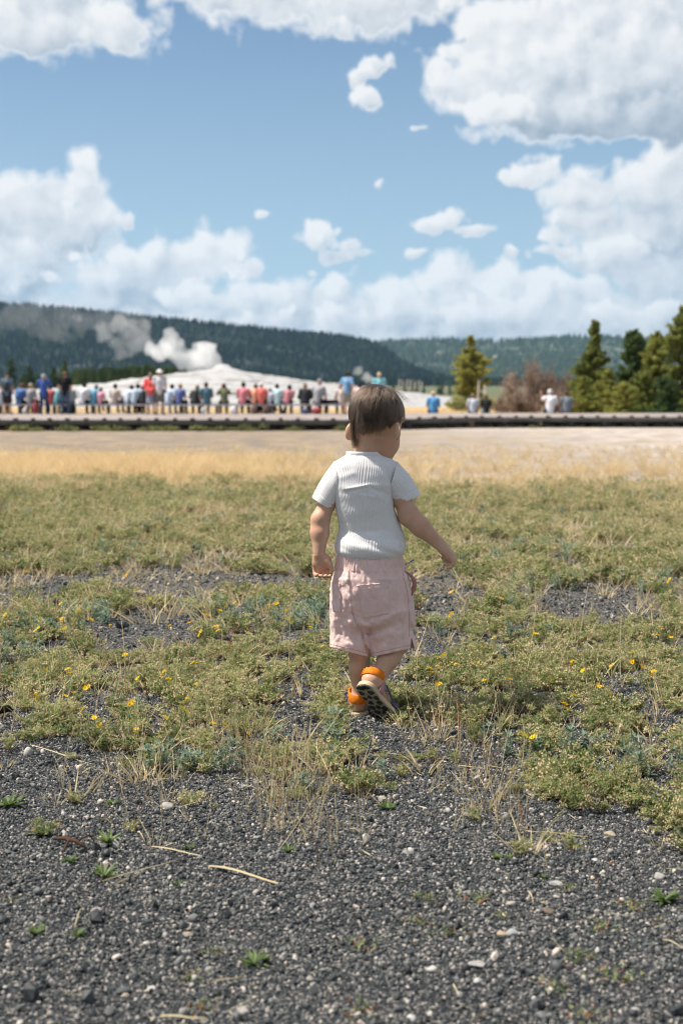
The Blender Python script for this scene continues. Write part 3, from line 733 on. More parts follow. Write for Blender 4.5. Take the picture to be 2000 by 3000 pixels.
def build_body():
    V, Q = polygonise(skin_sdf, C(860, 2140, -0.16), C(1400, 1105, 0.20), 0.0020)
    V = relax(V, Q, 2, 0.3)
    # what the clothes hide wholly needs no surface
    o = obj('body', mesh('body', V, Q, True), child, M_skin)
    for s in (-1, 1):
        b = MB(); c = hd(s*0.0245, 0.0735, -0.027); V2, Q2 = polygonise(lambda p: sd_ell(p, c, (0.0115,)*3), c-0.014, c+0.014, 0.0016, 2)
        e = obj('eye', mesh('eye', V2, Q2, True), child, mat('eye_dark', (0.03, 0.02, 0.015), 0.15, 0.5))
    return o
build_body()

# ---- ribbed shirt
def rib_material():
    m = bpy.data.materials.new('ribbed_cotton'); m.use_nodes = True; w = NT(m.node_tree); b = w.n['Principled BSDF']
    tc = w.node('ShaderNodeTexCoord').outputs['Object']
    w.put(b.inputs['Base Color'], w.mix(w.rng(w.noise(tc, 40, 4, 0.6), 0.3, 0.7), (0.79, 0.77, 0.765), (0.84, 0.825, 0.815)))
    b.inputs['Roughness'].default_value = 0.9; b.inputs['Specular IOR Level'].default_value = 0.1; b.inputs['Sheen Weight'].default_value = 0.15
    bp = w.node('ShaderNodeBump'); bp.inputs['Strength'].default_value = 0.25; bp.inputs['Distance'].default_value = 0.0006
    w.put(bp.inputs['Height'], w.noise(tc, 1500, 2, 0.6)); w.put(b.inputs['Normal'], bp.outputs[0])
    o = w.n['Material Output']; t = w.node('ShaderNodeBsdfTranslucent'); t.inputs[0].default_value = (0.72, 0.69, 0.68, 1)
    mx = w.node('ShaderNodeMixShader'); mx.inputs[0].default_value = 0.16
    w.put(mx.inputs[1], b.outputs[0]); w.put(mx.inputs[2], t.outputs[0]); w.put(o.inputs[0], mx.outputs[0])
    return m
M_rib = rib_material()
def ridges(px, py, segs):
    """soft folds: (x0, y0, x1, y1, width, height) in picture pixels at the child, height in mm"""
    r = np.zeros_like(px)
    for x0, y0, x1, y1, wd, hgt in segs:
        ab = np.array((x1-x0, y1-y0), float); L = ab@ab
        t = np.clip(((px-x0)*ab[0]+(py-y0)*ab[1])/L, -0.2, 1.2)
        dx, dy = px-x0-t*ab[0], py-y0-t*ab[1]
        r += hgt*1e-3*np.exp(-(dx*dx+dy*dy)/(2*wd*wd))*sstep(-0.2, 0.15, t)*(1-sstep(0.85, 1.2, t))
    return r
def grid_faces(nu, nv, wrap=True):
    i = np.arange(nv-1)[:, None]*nu; j = np.arange(nu if wrap else nu-1)[None, :]; j2 = (j+1) % nu
    return np.stack([(i+j).ravel(), (i+j2).ravel(), (i+nu+j2).ravel(), (i+nu+j).ravel()], 1)
def build_shirt():
    rows = np.array([  # y, left, right, back depth, front depth (m)
        (1330, 1018, 1128, .042, .040), (1337, 1006, 1136, .047, .046), (1345, 992, 1148, .051, .052), (1353, 980, 1161, .055, .056), (1364, 971, 1170, .0585, .060), (1385, 967, 1168, .0625, .064),
        (1410, 969, 1160, .0655, .067), (1450, 975, 1152, .067, .070), (1490, 982, 1155, .064, .072), (1524, 991, 1167, .0585, .074), (1550, 992, 1177, .057, .076),
        (1572, 987, 1185, .062, .078), (1592, 981, 1188, .0715, .079), (1606, 980, 1187, .0745, .078), (1618, 983, 1183, .072, .074), (1628, 989, 1177, .064, .068), (1640, 996, 1169, .055, .062), (1652, 1000, 1166, .052, .060)])
    nv, nu = 250, 640
    t = np.linspace(0, 1, nv); src = np.linspace(0, 1, len(rows)); yy = np.linspace(1330, 1652, nv)
    from_y = lambda k: np.interp(yy, rows[:, 0], rows[:, k])
    def sm(a):
        k = np.ones(9)/9; return np.convolve(np.pad(a, 4, 'edge'), k, 'valid')
    xl, xr, db, df = [sm(from_y(k)) for k in (1, 2, 3, 4)]
    u = np.linspace(0, 2*np.pi, nu, endpoint=False); ex = 0.84
    cu = np.sign(np.cos(u))*np.abs(np.cos(u))**ex; su = np.sign(np.sin(u))*np.abs(np.sin(u))**ex    # su < 0 is the back
    PX = (xl+xr)[:, None]/2+(xr-xl)[:, None]/2*cu[None, :]; DYb = np.where(su[None, :] < 0, db[:, None], df[:, None])*su[None, :]
    PY = np.repeat(yy[:, None], nu, 1)
    # neckline dips at the front, shoulders slope
    back = np.clip(-su, 0, 1)[None, :]
    folds = [(1000, 1425, 1140, 1418, 7, 2.4), (1015, 1437, 1075, 1421, 3, -1.6), (1012, 1428, 1080, 1415, 3.2, 1.8), (1080, 1422, 1140, 1447, 5, -2.2), (1035, 1350, 1060, 1420, 12, 1.2),
             (985, 1400, 1040, 1380, 6, 1.4), (1105, 1360, 1145, 1440, 10, 2.5), (1128, 1360, 1152, 1450, 5, -2.4), (1118, 1380, 1138, 1470, 5, 2.0),
             (995, 1560, 1100, 1548, 9, -2.5), (1000, 1575, 1070, 1600, 8, 2.6), (1070, 1560, 1180, 1610, 8, 3.2), (1060, 1580, 1165, 1622, 5, -2.2), (1150, 1520, 1185, 1580, 5, 2.5), (1140, 1500, 1178, 1590, 4, -2.2), (1165, 1560, 1180, 1610, 4, -2.5),
             (1090, 1500, 1150, 1580, 14, -2.0), (1030, 1490, 1050, 1560, 16, 1.6), (1040, 1442, 1100, 1452, 3, 1.0), (1095, 1440, 1130, 1470, 3, 1.2), (986, 1595, 1040, 1615, 5, -2.0)]
    disp = ridges(PX, PY, folds)*back
    q = np.stack([PX.ravel()*0.010, PY.ravel()*0.010, np.sign(DYb).ravel()*3], 1)
    disp = disp+(0.0022*fbm(q, 3)).reshape(PX.shape)*sstep(1335, 1360, PY)
    rib = 0.5+0.5*np.cos(u*104)                            # 104 ribs round the body
    disp = disp+0.00085*(np.sqrt(rib)-0.6)[None, :]
    nrm = np.stack([cu/np.maximum(0.3, 1), su], 1); ln = np.hypot(cu, su); 
    base = P(1000, 1500, CY); 
    W = np.zeros((nv, nu, 3))
    for i in range(nv):
        a = P(0, yy[i], CY); kx = CY/ray(0, yy[i]).y/FPX
        W[i, :, 0] = (PX[i]-1000)*kx+disp[i]*cu/ln; W[i, :, 1] = CY+0.004+DYb[i]+disp[i]*su/ln; W[i, :, 2] = a.z
    # back of the collar stands higher than its front
    W[:, :, 2] -= (0.014*sstep(-0.2, 1, su)[None, :]*(1-sstep(1330, 1375, yy))[:, None])
    o = obj('shirt', mesh('shirt', W.reshape(-1, 3), grid_faces(nu, nv)[:, ::-1], True), child, M_rib)
    # collar band
    cl = []; nc = 120; prof = [(0.0012, -0.0115), (0.0022, -0.010), (0.0024, -0.002), (0.0016, 0.000), (0.0, 0.0004), (-0.001, -0.004)]
    top = W[0]
    for j in range(nc):
        c = top[int(j*nu/nc)]; a = u[int(j*nu/nc)]; out = np.array((math.cos(a), math.sin(a), 0))
        cl += [c+out*(x-0.001)+np.array((0, 0, z+0.007)) for x, z in prof]
    F = []; k = len(prof)
    for j in range(nc):
        for m_ in range(k): F.append((j*k+m_, j*k+(m_+1) % k, ((j+1) % nc)*k+(m_+1) % k, ((j+1) % nc)*k+m_))
    obj('collar', mesh('collar', cl, F, True), o, M_rib)
    # neck tape stripes printed below the collar
    return o, W
SHIRT, SHIRT_W = build_shirt()
def build_sleeve(c0, h0, d0, c1, h1, d1, bulge):
    """a tube of ribbed cloth: ring 0 at the armhole, ring 1 at the cuff; h = half axis in the picture, d = half depth"""
    nu, nv = 460, 90; V = []
    u = np.linspace(0, 2*np.pi, nu, endpoint=False); cu, su = np.cos(u), np.sin(u)
    c0, h0, c1, h1 = [np.array(q, float) for q in (c0, h0, c1, h1)]
    ts = list(np.linspace(0, 1, nv))+[1.002, 0.998, 0.97, 0.80]; off = [0]*nv+[-0.0012, -0.0028, -0.0034, -0.004]
    for t, of in zip(ts, off):
        c = c0+(c1-c0)*t; h = h0+(h1-h0)*min(1, t); dd = d0+(d1-d0)*min(t, 1)
        wr = 0.0014*fbm(np.stack([cu*1.1, su*1.1, 0*u+t*3.0+c0[0]], 1), 2)*(1-0.6*min(1,t))
        rib = 0.0007*(np.sqrt(0.5+0.5*np.cos(u*46))-0.6)*(1 if t < 0.79 else 0.35)
        hem = -0.0011*math.exp(-((t-0.80)/0.012)**2)+0.0007*(1 if t > 0.80 else 0)
        hl = np.linalg.norm(h); hu = h/hl; bl = bulge*math.sin(math.pi*min(1, t))
        rr = 1+(wr+rib+hem+of)/0.036
        for k in range(nu):
            q = c+hu*(hl*cu[k]*rr[k])+hu*bl*max(0, cu[k])
            w_ = C(q[0], q[1]); V.append((w_[0], CY+0.002+dd*su[k]*rr[k], w_[2]))
    return mesh('sleeve', V, grid_faces(nu, len(ts))[:, ::-1] if h0[1] < 0 else grid_faces(nu, len(ts)), True)
for args in (((989, 1398), (-10, -46), .046, (946, 1477), (-31.5, -19.5), .0335, 5), ((1148, 1398), (14, -46), .047, (1191.5, 1464), (40, -15.5), .0345, 6)):
    obj('sleeve', build_sleeve(*args), SHIRT, M_rib)

# ---- pink shorts
def cloth_pink(name, c):
    m = bpy.data.materials.new(name); m.use_nodes = True; w = NT(m.node_tree); b = w.n['Principled BSDF']
    tc = w.node('ShaderNodeTexCoord').outputs['Object']
    col = w.mix(w.rng(w.noise(tc, 35, 4, 0.6), 0.3, 0.7), tuple(x*0.93 for x in c), tuple(min(1, x*1.06) for x in c))
    w.put(b.inputs['Base Color'], col); b.inputs['Roughness'].default_value = 0.75; b.inputs['Specular IOR Level'].default_value = 0.25; b.inputs['Sheen Weight'].default_value = 0.1
    bp = w.node('ShaderNodeBump'); bp.inputs['Strength'].default_value = 0.5; bp.inputs['Distance'].default_value = 0.0016
    w.put(bp.inputs['Height'], w.math('ADD', w.noise(tc, 95, 4, 0.65, 1.2), w.math('MULTIPLY', w.noise(tc, 1400, 2), 0.12))); w.put(b.inputs['Normal'], bp.outputs[0])
    o = w.n['Material Output']; t = w.node('ShaderNodeBsdfTranslucent'); w.put(t.inputs[0], col)
    mx = w.node('ShaderNodeMixShader'); mx.inputs[0].default_value = 0.22
    w.put(mx.inputs[1], b.outputs[0]); w.put(mx.inputs[2], t.outputs[0]); w.put(o.inputs[0], mx.outputs[0])
    return m
M_pink = cloth_pink('pink_cotton', (0.89, 0.655, 0.61)); M_lining = cloth_pink('rose_lining', (0.48, 0.22, 0.21)); M_thread = cloth_pink('pink_thread', (0.54, 0.34, 0.335))
KXZ = PXM
def to_px(p):
    """world points near the child back to picture pixels"""
    q = p-np.array((0, 0, HC)); cp, sp = math.cos(PITCH), math.sin(PITCH)
    dep = q[:, 1]*cp-q[:, 2]*sp; upv = q[:, 1]*sp+q[:, 2]*cp
    return 1000+FPX*q[:, 0]/dep, 1500-FPX*upv/dep
SH_FOLDS = [(1050, 1700, 1075, 1760, 5, 2), (1010, 1690, 1035, 1790, 6, 1.8), (1060, 1720, 1050, 1820, 6, -2.2), (1030, 1770, 1058, 1830, 5, 2.4),
            (1060, 1842, 1180, 1790, 8, 3.2), (1075, 1858, 1190, 1822, 7, -2.6), (1080, 1872, 1200, 1850, 8, 2.6), (1070, 1845, 1120, 1830, 5, 2.2), (1062, 1815, 1110, 1845, 5, -2.0), (1090, 1890, 1170, 1850, 8, -1.8),
            (985, 1830, 1040, 1800, 7, -2.0), (978, 1860, 1050, 1850, 12, -3.4), (975, 1800, 985, 1870, 5, 2.2), (1000, 1890, 1060, 1890, 7, 1.6), (1150, 1690, 1165, 1760, 6, 1.8), (1165, 1680, 1185, 1780, 4, -2.0),
            (1175, 1780, 1190, 1850, 6, 2.2), (1100, 1690, 1130, 1700, 5, 1.6), (1120, 1700, 1160, 1720, 4, -1.5), (980, 1700, 1000, 1760, 5, -1.6), (1100, 1740, 1120, 1790, 6, 1.5), (1195, 1800, 1205, 1870, 5, -1.6)]
LEGS = [((1032, 1770), (1027, 1912), (64, 16.5), .053, .063), ((1128, 1770), (1150, 1912), (73, -16.5), .056, .067)]
def shorts_sdf(p):
    px, py = to_px(p); dy = p[:, 1]-CY-0.002
    rows = np.array([(1640, 990, 1176, .055, .058), (1668, 984, 1186, .066, .066), (1700, 971, 1200, .072, .072), (1740, 967, 1207, .0735, .074), (1790, 968, 1212, .070, .073), (1835, 970, 1214, .063, .066), (1850, 975, 1210, .060, .062)])
    back = np.clip(-dy/0.03, 0, 1)
    w = ridges(px, py, SH_FOLDS)*back*1.25
    q3 = p*np.array((30, 30, 20)); w = w+0.0042*gnoise(q3)*sstep(1690, 1730, py)+0.0030*(np.abs(gnoise(q3*2.1+5))-0.2)+0.0012*(np.abs(gnoise(q3*4.6+9))-0.2)
    w = w+0.0022*gnoise(np.stack([px*0.085, py*0.016, np.sign(dy)*3], 1))*(1-sstep(1672, 1735, py))          # gathers under the band
    w = w-0.0014*np.exp(-((px-(1019+(py-1668)*0.20+np.clip(py-1780, 0, 99)**1.5*0.012))/1.6)**2)*back*(py < 1842)      # seat seam
    w = w-0.0009*np.exp(-((px-1198)/1.5)**2)*sstep(1690, 1700, py)*(dy < 0.03)
    cx_ = 1053+(py-1838)*0.36+2*np.sin((py-1838)*.07); w = w-0.0060*np.exp(-((px-cx_)/4.6)**2)*sstep(1822, 1850, py)*np.clip(-dy/0.02, 0, 1)      # the fold between the two legs
    w = w-0.006*np.exp(-((px-1048)/22)**2-((py-1868)/26)**2)*(px < cx_)*np.clip(-dy/0.02, 0, 1)
    xl, xr, db, df = [np.interp(py, rows[:, 0], rows[:, k]) for k in (1, 2, 3, 4)]
    a = (xr-xl)/2*KXZ; qx = (px-(xl+xr)/2)*KXZ; b = np.where(dy < 0, db, df)
    k = (np.abs(qx/a)**2.5+np.abs(dy/b)**2.5)**(1/2.5); d = (k-1)*np.minimum(a, b)-w
    d = smax(d, (py-1838)*KXZ, 0.012); d = np.maximum(d, (1655-py)*KXZ)
    legs = None; hem = None
    for (c0, c1, hv, dback, r0) in LEGS:
        t = np.clip((py-c0[1])/(c1[1]-c0[1]), -0.2, 1.4); hl = math.hypot(*hv); ux, uy = hv[0]/hl, hv[1]/hl
        cx = c0[0]+(c1[0]-c0[0])*t; ha = (54+(hl-54)*t)*KXZ; dd = r0+(dback-r0)*np.clip(t, 0, 1)
        q = (px-cx)*KXZ; kk = (np.abs(q/ha)**2.1+np.abs(dy/dd)**2.1)**(1/2.1); e = (kk-1)*np.minimum(ha, dd)-w
        along = ((px-c1[0])*-uy*-1*0+(py-c1[1]-(px-c1[0])*uy/ux))*KXZ          # below the slanted hem line > 0
        shell = np.maximum(e, along); shell = np.maximum(shell, (1700-py)*KXZ)
        inner = np.maximum(e+0.0044, (1848-py)*KXZ)
        shell = np.maximum(shell, -inner)
        legs = shell if legs is None else smin(legs, shell, 0.002)
    d = smin(d, legs, 0.010)
    # slit in the outer hem
    d = np.maximum(d, -(np.maximum(np.abs(px-1207-(py-1895)*0.10)-(py-1866)*0.16, np.maximum(1866-py, np.where(dy < 0.01, -9, 9)))*KXZ))
    return d
def build_shorts():
    V, Q = polygonise(shorts_sdf, C(945, 1945, -0.11), C(1245, 1645, 0.11), 0.0021)
    V = relax(V, Q, 1, 0.3)
    o = obj('shorts', mesh('shorts', V, Q, True), child, M_pink)
    bvh = BVHTree.FromPolygons([tuple(v) for v in V], [tuple(q) for q in Q])
    def surf(px, py, lift):
        d = ray(px, py); h = bvh.ray_cast(Vector((0, 0, HC)), d.normalized())
        if h[0] is None: return None
        return h[0]-d.normalized()*lift
    # elastic waistband with gathers
    nu, nv = 420, 34; V = []; u = np.linspace(0, 2*np.pi, nu, endpoint=False)
    cu = np.sign(np.cos(u))*np.abs(np.cos(u))**0.84; su = np.sign(np.sin(u))*np.abs(np.sin(u))**0.84
    for i in range(nv):
        t = i/(nv-1); yy = 1624+t*45
        yl = yy+7*np.sin(np.pi*(cu+1)/2)*(1-t)*np.where(su < 0, 1, 0)+0*u
        a = (94+8*t); cx = 1081.5+3*t; dep = (.0620+.005*t)
        g = 0.0021*(gnoise(np.stack([u*13, 0*u+t*0.9, 0*u], 1)))*math.sin(math.pi*min(1, max(0.08, t*0.92)))**0.5*1.5+0.0008*np.sin(u*75+3*gnoise(np.stack([u*5, 0*u, 0*u+4], 1)))
        edge = -0.0016*math.exp(-((t-0.93)/0.03)**2)+0.0012*math.exp(-((t-0.0)/0.05)**2)-(0.003 if t > 0.985 else 0)-(0.0035 if t < 0.01 else 0)
        for k in range(nu):
            w_ = C(cx+a*cu[k], yl[k]); n = 0.0015+g[k]+edge
            V.append((w_[0]+n*cu[k], CY+0.002+(dep+n)*su[k]+0.0, w_[2]))
    obj('waistband', mesh('waistband', V, grid_faces(nu, nv)[:, ::-1], True), o, M_pink)
    # patch pockets: a second layer of cloth lying on the seat
    def pocket(poly, name='pocket'):
        (x0, y0), (x1, y1), (x2, y2), (x3, y3) = poly; n = 30; V = []; ok = True
        for lift in (0.0019, -0.001):
            for j in range(n):
                for i in range(n):
                    s, t = i/(n-1), j/(n-1)
                    # rounded lower corners
                    sx = 0.5+(s-0.5)*(1-0.16*max(0, (t-0.72)/0.28)**2.2)
                    x = (x0+(x1-x0)*sx)*(1-t)+(x3+(x2-x3)*sx)*t; y = (y0+(y1-y0)*sx)*(1-t)+(y3+(y2-y3)*sx)*t
                    e = min(s, 1-s, t, 1-t); l = lift
                    if lift > 0: l += 0.0007*math.exp(-(e/0.035)**2)*0-0.0009*math.exp(-((e-0.075)/0.018)**2)+(0.0008 if t < 0.02 else 0)
                    h = surf(x, y, l); V.append(h if h is not None else P(x, y, CY-0.07))
        F = [(j*n+i, j*n+i+1, (j+1)*n+i+1, (j+1)*n+i) for j in range(n-1) for i in range(n-1)]
        F += [(i, n*n+i, n*n+i+1, i+1) for i in range(n-1)]+[((n-1)*n+i, (n-1)*n+i+1, n*n+(n-1)*n+i+1, n*n+(n-1)*n+i) for i in range(n-1)]
        F += [(j*n, (j+1)*n, n*n+(j+1)*n, n*n+j*n) for j in range(n-1)]+[(j*n+n-1, n*n+j*n+n-1, n*n+(j+1)*n+n-1, (j+1)*n+n-1) for j in range(n-1)]
        obj(name, mesh(name, V, [f[::-1] for f in F], True), o, M_pink)
    pocket([(1044, 1714), (1135, 1706), (1144, 1796), (1064, 1812)])
    pocket([(969.5, 1702), (996, 1708), (999, 1795), (972, 1790)])
    # stitched seams stand proud as thin cords
    def seam(pts, r=0.0007):
        q = []
        for (xa, ya), (xb, yb) in zip(pts[:-1], pts[1:]):
            m_ = max(2, int(math.hypot(xb-xa, yb-ya)/5))
            for i in range(m_):
                h = surf(xa+(xb-xa)*i/m_, ya+(yb-ya)*i/m_, 0.0003)
                if h is not None: q.append(h)
        if len(q) > 2: MB().tube(q, r, 5).obj('seam', M_thread, o, True)
    seam([(1021, 1672), (1024, 1730), (1030, 1790), (1041, 1822), (1053, 1840)])
    seam([(1179, 1680), (1193, 1735), (1197, 1790), (1198, 1870)])
    for (c0, c1, hv, _, _) in LEGS:
        u_ = np.array(hv)/math.hypot(*hv); L = math.hypot(*hv)*0.93
        seam([(c1[0]+u_[0]*s*L, c1[1]+u_[1]*s*L-11) for s in np.linspace(-1, 1, 9)], 0.0006)
    # side pocket mouth with its darker lining
    V = []; n = 18
    for i in range(n):
        t = i/(n-1); y = 1676+t*86; xo = 1187+30*math.sin(math.pi*min(1, t*1.02)**0.75)*0.93+6*t; xi = xo-5-6*math.sin(math.pi*t)
        V += [C(xi, y, -0.020), C(xo, y, -0.012), C(xo-1, y, -0.004)]
    F = [(3*i+k, 3*i+k+1, 3*i+k+4, 3*i+k+3) for i in range(n-1) for k in (0, 1)]
    lip = obj('pocket_lining', mesh('pocket_lining', V, F, True), o, M_lining); sol = lip.modifiers.new('thickness', 'SOLIDIFY'); sol.thickness = 0.0025
    # drawstring end
    ds = MB(); pts = [C(1176, 1655, 0.03), C(1190, 1652, 0.02), C(1202, 1646, 0.016), C(1212, 1640, 0.014)]
    ds.tube(pts, 0.0022, 8).obj('drawstring', drawstring_mat(), o, True)
def drawstring_mat():
    m = bpy.data.materials.new('woven_cord'); m.use_nodes = True; w = NT(m.node_tree); b = w.n['Principled BSDF']
    tc = w.node('ShaderNodeTexCoord').outputs['Object']; f = w.vor(tc, 260, out='Color'); s = w.node('ShaderNodeSeparateColor'); w.put(s.inputs[0], f)
    w.put(b.inputs['Base Color'], w.ramp(s.outputs[0], [(0, (0.7, 0.7, 0.72)), (0.4, (0.05, 0.09, 0.30)), (0.7, (0.7, 0.32, 0.32))], 'CONSTANT')); b.inputs['Roughness'].default_value = 0.8
    return m
build_shorts()

# ---- sandals
def webbing(name, c):
    m = bpy.data.materials.new(name); m.use_nodes = True; w = NT(m.node_tree); b = w.n['Principled BSDF']
    tc = w.node('ShaderNodeTexCoord').outputs['Object']
    w.put(b.inputs['Base Color'], w.mix(w.rng(w.noise(tc, 120, 3, 0.6), 0.3, 0.7), tuple(x*0.85 for x in c), tuple(min(1, x*1.12) for x in c)))
    b.inputs['Roughness'].default_value = 0.75; b.inputs['Specular IOR Level'].default_value = 0.2
    wv = w.node('ShaderNodeTexWave', bands_direction='DIAGONAL'); w.put(wv.inputs['Vector'], tc); wv.inputs['Scale'].default_value = 420; wv.inputs['Distortion'].default_value = 0.4
    bp = w.node('ShaderNodeBump'); bp.inputs['Strength'].default_value = 0.5; bp.inputs['Distance'].default_value = 0.0008; w.put(bp.inputs['Height'], wv.outputs['Fac']); w.put(b.inputs['Normal'], bp.outputs[0])
    return m
M_orange, M_rose, M_greyw, M_purple, M_green = webbing('orange_webbing', (0.74, 0.20, 0.012)), webbing('rose_webbing', (0.48, 0.25, 0.25)), webbing('grey_webbing', (0.22, 0.25, 0.30)), webbing('purple_webbing', (0.13, 0.07, 0.26)), webbing('green_webbing', (0.05, 0.10, 0.085))
M_mid = mat('beige_midsole', (0.52, 0.41, 0.275), 0.7, 0.3, (120, 0.2, 0.001), (25, 0.12)); M_out = mat('khaki_outsole', (0.30, 0.255, 0.17), 0.85, 0.2, (160, 0.5, 0.001), (30, 0.25)); M_lug = mat('charcoal_tread', (0.035, 0.038, 0.034), 0.8, 0.25, (160, 0.5, 0.001), (40, 0.3))
SOLE = [(0.0, 0.010), (0.003, 0.0165), (0.010, 0.0225), (0.022, 0.0250), (0.045, 0.0245), (0.070, 0.0250), (0.095, 0.0290), (0.115, 0.0305), (0.132, 0.0275), (0.143, 0.0205), (0.148, 0.012), (0.150, 0.004)]
def sole_half(a): return float(np.interp(a, [q[0] for q in SOLE], [q[1] for q in SOLE]))*0.94
def build_sandal(Fm, mirror, label):
    aa = SOLE_L*0.5*(1-np.cos(np.linspace(0.12, math.pi-0.08, 30)))
    def half(a):
        t = a/SOLE_L; e = min(1.0, math.sqrt(max(0, 1-(1-min(1, t/0.15))**2)))*min(1.0, math.sqrt(max(0, 1-(1-min(1, (1-t)/0.19))**2)))
        return e*float(np.interp(t, [0, .15, .45, .72, .85, 1], [.0245, .0252, .0245, .0300, .0300, .027]))
    outl = [(a, half(a)) for a in aa]+[(a, -half(a)) for a in aa[::-1]]
    def off(k): 
        c = 0.075; return [(c+(a-c)*(1-k/0.07), s*(1-k/0.028)) for a, s in outl]
    b = MB(); n = len(outl)
    # rounded slab: bottom inset, side, top rim
    rings = [(0.0022, 0.0), (0.0, 0.0025), (-0.0004, 0.008), (0.0004, 0.0140), (0.002, 0.0160), (0.005, 0.0150)]
    V = []
    for k, z in rings: V += [fp(Fm, a, s, z+0.004*max(0, (a-0.11)/0.04)**2) for a, s in off(k)]
    F = []; M = []
    for r in range(len(rings)-1):
        for i in range(n): F.append((r*n+i, r*n+(i+1) % n, (r+1)*n+(i+1) % n, (r+1)*n+i)); M.append(1 if r == 0 else 0)
    F.append(tuple(range(n))[::-1]); M.append(1); F.append(tuple((len(rings)-1)*n+i for i in range(n))); M.append(0)
    so = obj('sandal', mesh('sole', V, F, False, M), child, [M_mid, M_out]); so['label'] = label
    # dark tread lugs on the underside
    r = np.random.default_rng(11); lug = [(0.011, -0.007, .020, .011), (0.011, 0.009, .020, .010), (0.030, -0.015, .013, .010), (0.031, 0.012, .015, .011), (0.046, -0.001, .010, .009), (0.049, -0.018, .011, .008), (0.053, 0.015, .013, .010), (0.066, -0.010, .012, .009), (0.071, 0.014, .013, .010),
           (0.084, -0.018, .014, .010), (0.086, 0.001, .011, .009), (0.092, 0.018, .015, .010), (0.103, -0.013, .014, .010), (0.107, 0.008, .012, .009), (0.117, 0.021, .013, .010), (0.119, -0.019, .013, .010), (0.125, -0.001, .013, .010), (0.136, 0.012, .014, .009), (0.138, -0.010, .014, .009)]
    for (a, s, wd, hg) in lug:
        k = 9; pts = []
        for q in range(k):
            an = 6.283*q/k+r.uniform(-.2, .2); rr = r.uniform(.75, 1.15)
            aa = a+hg*0.74*math.sin(an)*rr+0.3*wd*0.3*math.cos(an); ss = s+wd*0.66*math.cos(an)*rr
            lim = sole_half(min(max(aa, 0.001), 0.149))*0.97; pts.append((min(max(aa, 0.002), 0.148), max(-lim, min(lim, ss))))
        V = [fp(Fm, aa, ss, -0.0018+0.004*max(0, (aa-0.11)/0.04)**2) for aa, ss in pts]+[fp(Fm, a+(aa-a)*1.06, s+(ss-s)*1.04, 0.001+0.004*max(0, (aa-0.11)/0.04)**2) for aa, ss in pts]
        F = [tuple(range(k))]+[(q, k+q, k+(q+1) % k, (q+1) % k) for q in range(k)]
        obj('tread_lug', mesh('tread_lug', V, F), so, M_lug)
    def band(path, width, wdir, thick, m, name, closed=False):
        """flat strap along a path; wdir = direction of its width"""
        V = []; n = len(path)
        path = [np.array(q, float) for q in path]
        for i, q in enumerate(path):
            t = path[(i+1) % n if closed else min(i+1, n-1)]-path[(i-1) % n if closed else max(i-1, 0)]; t /= np.linalg.norm(t)
            wd = np.array(wdir[i] if isinstance(wdir, list) else wdir, float); wd = wd-t*(wd@t); wd /= np.linalg.norm(wd); nn = np.cross(t, wd)
            for a, b2 in ((-1, -0.6), (-0.93, -1), (0.93, -1), (1, -0.6), (1, 0.6), (0.93, 1), (-0.93, 1), (-1, 0.6)): V.append(q+wd*width/2*a+nn*thick/2*b2)
        F = []
        for i in range(n if closed else n-1):
            j = (i+1) % n
            for k in range(8): F.append((i*8+k, i*8+(k+1) % 8, j*8+(k+1) % 8, j*8+k))
        if not closed: F += [tuple(range(8))[::-1], tuple((n-1)*8+k for k in range(8))]
        return obj(name, mesh(name, V, F, True), so, m)
    sg = -1 if mirror else 1
    # padded heel strap round the back of the ankle, closing in front
    th = np.linspace(0, 2*np.pi, 36, endpoint=False); zc = 0.056
    ring = [fp(Fm, 0.032+0.0315*math.cos(t)+0.0, 0.0250*math.sin(t), zc+0.007*math.cos(t)) for t in th]
    band(ring, 0.0225, Fm[3], 0.0036, M_orange, 'heel_strap', True)
    tab = [fp(Fm, 0.032+0.0345*math.cos(t), sg*0.0278*math.sin(t), zc+0.007*math.cos(t)) for t in np.linspace(1.35, 2.75, 12)]
    band(tab, 0.0205, Fm[3], 0.0026, M_orange, 'strap_tab')
    for s in (-1, 1):
        a0, a1 = 0.050, 0.052
        band([fp(Fm, a0, s*0.0265, 0.014), fp(Fm, a0, s*0.0262, 0.026), fp(Fm, a1, s*0.0250, 0.038), fp(Fm, a1, s*0.0235, 0.047)], 0.017, Fm[1], 0.0024, M_rose, 'side_strap')
        band([fp(Fm, 0.058, s*0.0265, 0.044), fp(Fm, 0.078, s*0.0285, 0.034), fp(Fm, 0.096, s*0.0305, 0.024), fp(Fm, 0.102, s*0.0300, 0.014)], 0.007, Fm[3]+Fm[1]*0.5, 0.0022, M_green, 'link_strap')
    th = np.linspace(-1.45, 1.45, 16)
    band([fp(Fm, 0.062, 0.0270*math.sin(t), 0.030+0.030*math.cos(t)) for t in th], 0.017, Fm[1], 0.0026, M_greyw, 'instep_strap')
    band([fp(Fm, 0.064, sg*0.0270*math.sin(t), 0.0325+0.031*math.cos(t)) for t in th[9:]], 0.014, Fm[1], 0.003, M_greyw, 'instep_tab')
    th = np.linspace(-1.6, 1.6, 16)
    band([fp(Fm, 0.108, 0.0300*math.sin(t), 0.018+0.027*math.cos(t)) for t in th], 0.021, Fm[1], 0.0026, M_purple, 'toe_strap')
    return so
build_sandal(FL, False, 'sandal flat on the ground with orange heel strap')
build_sandal(FR, True, 'lifted sandal showing its dark patterned tread')

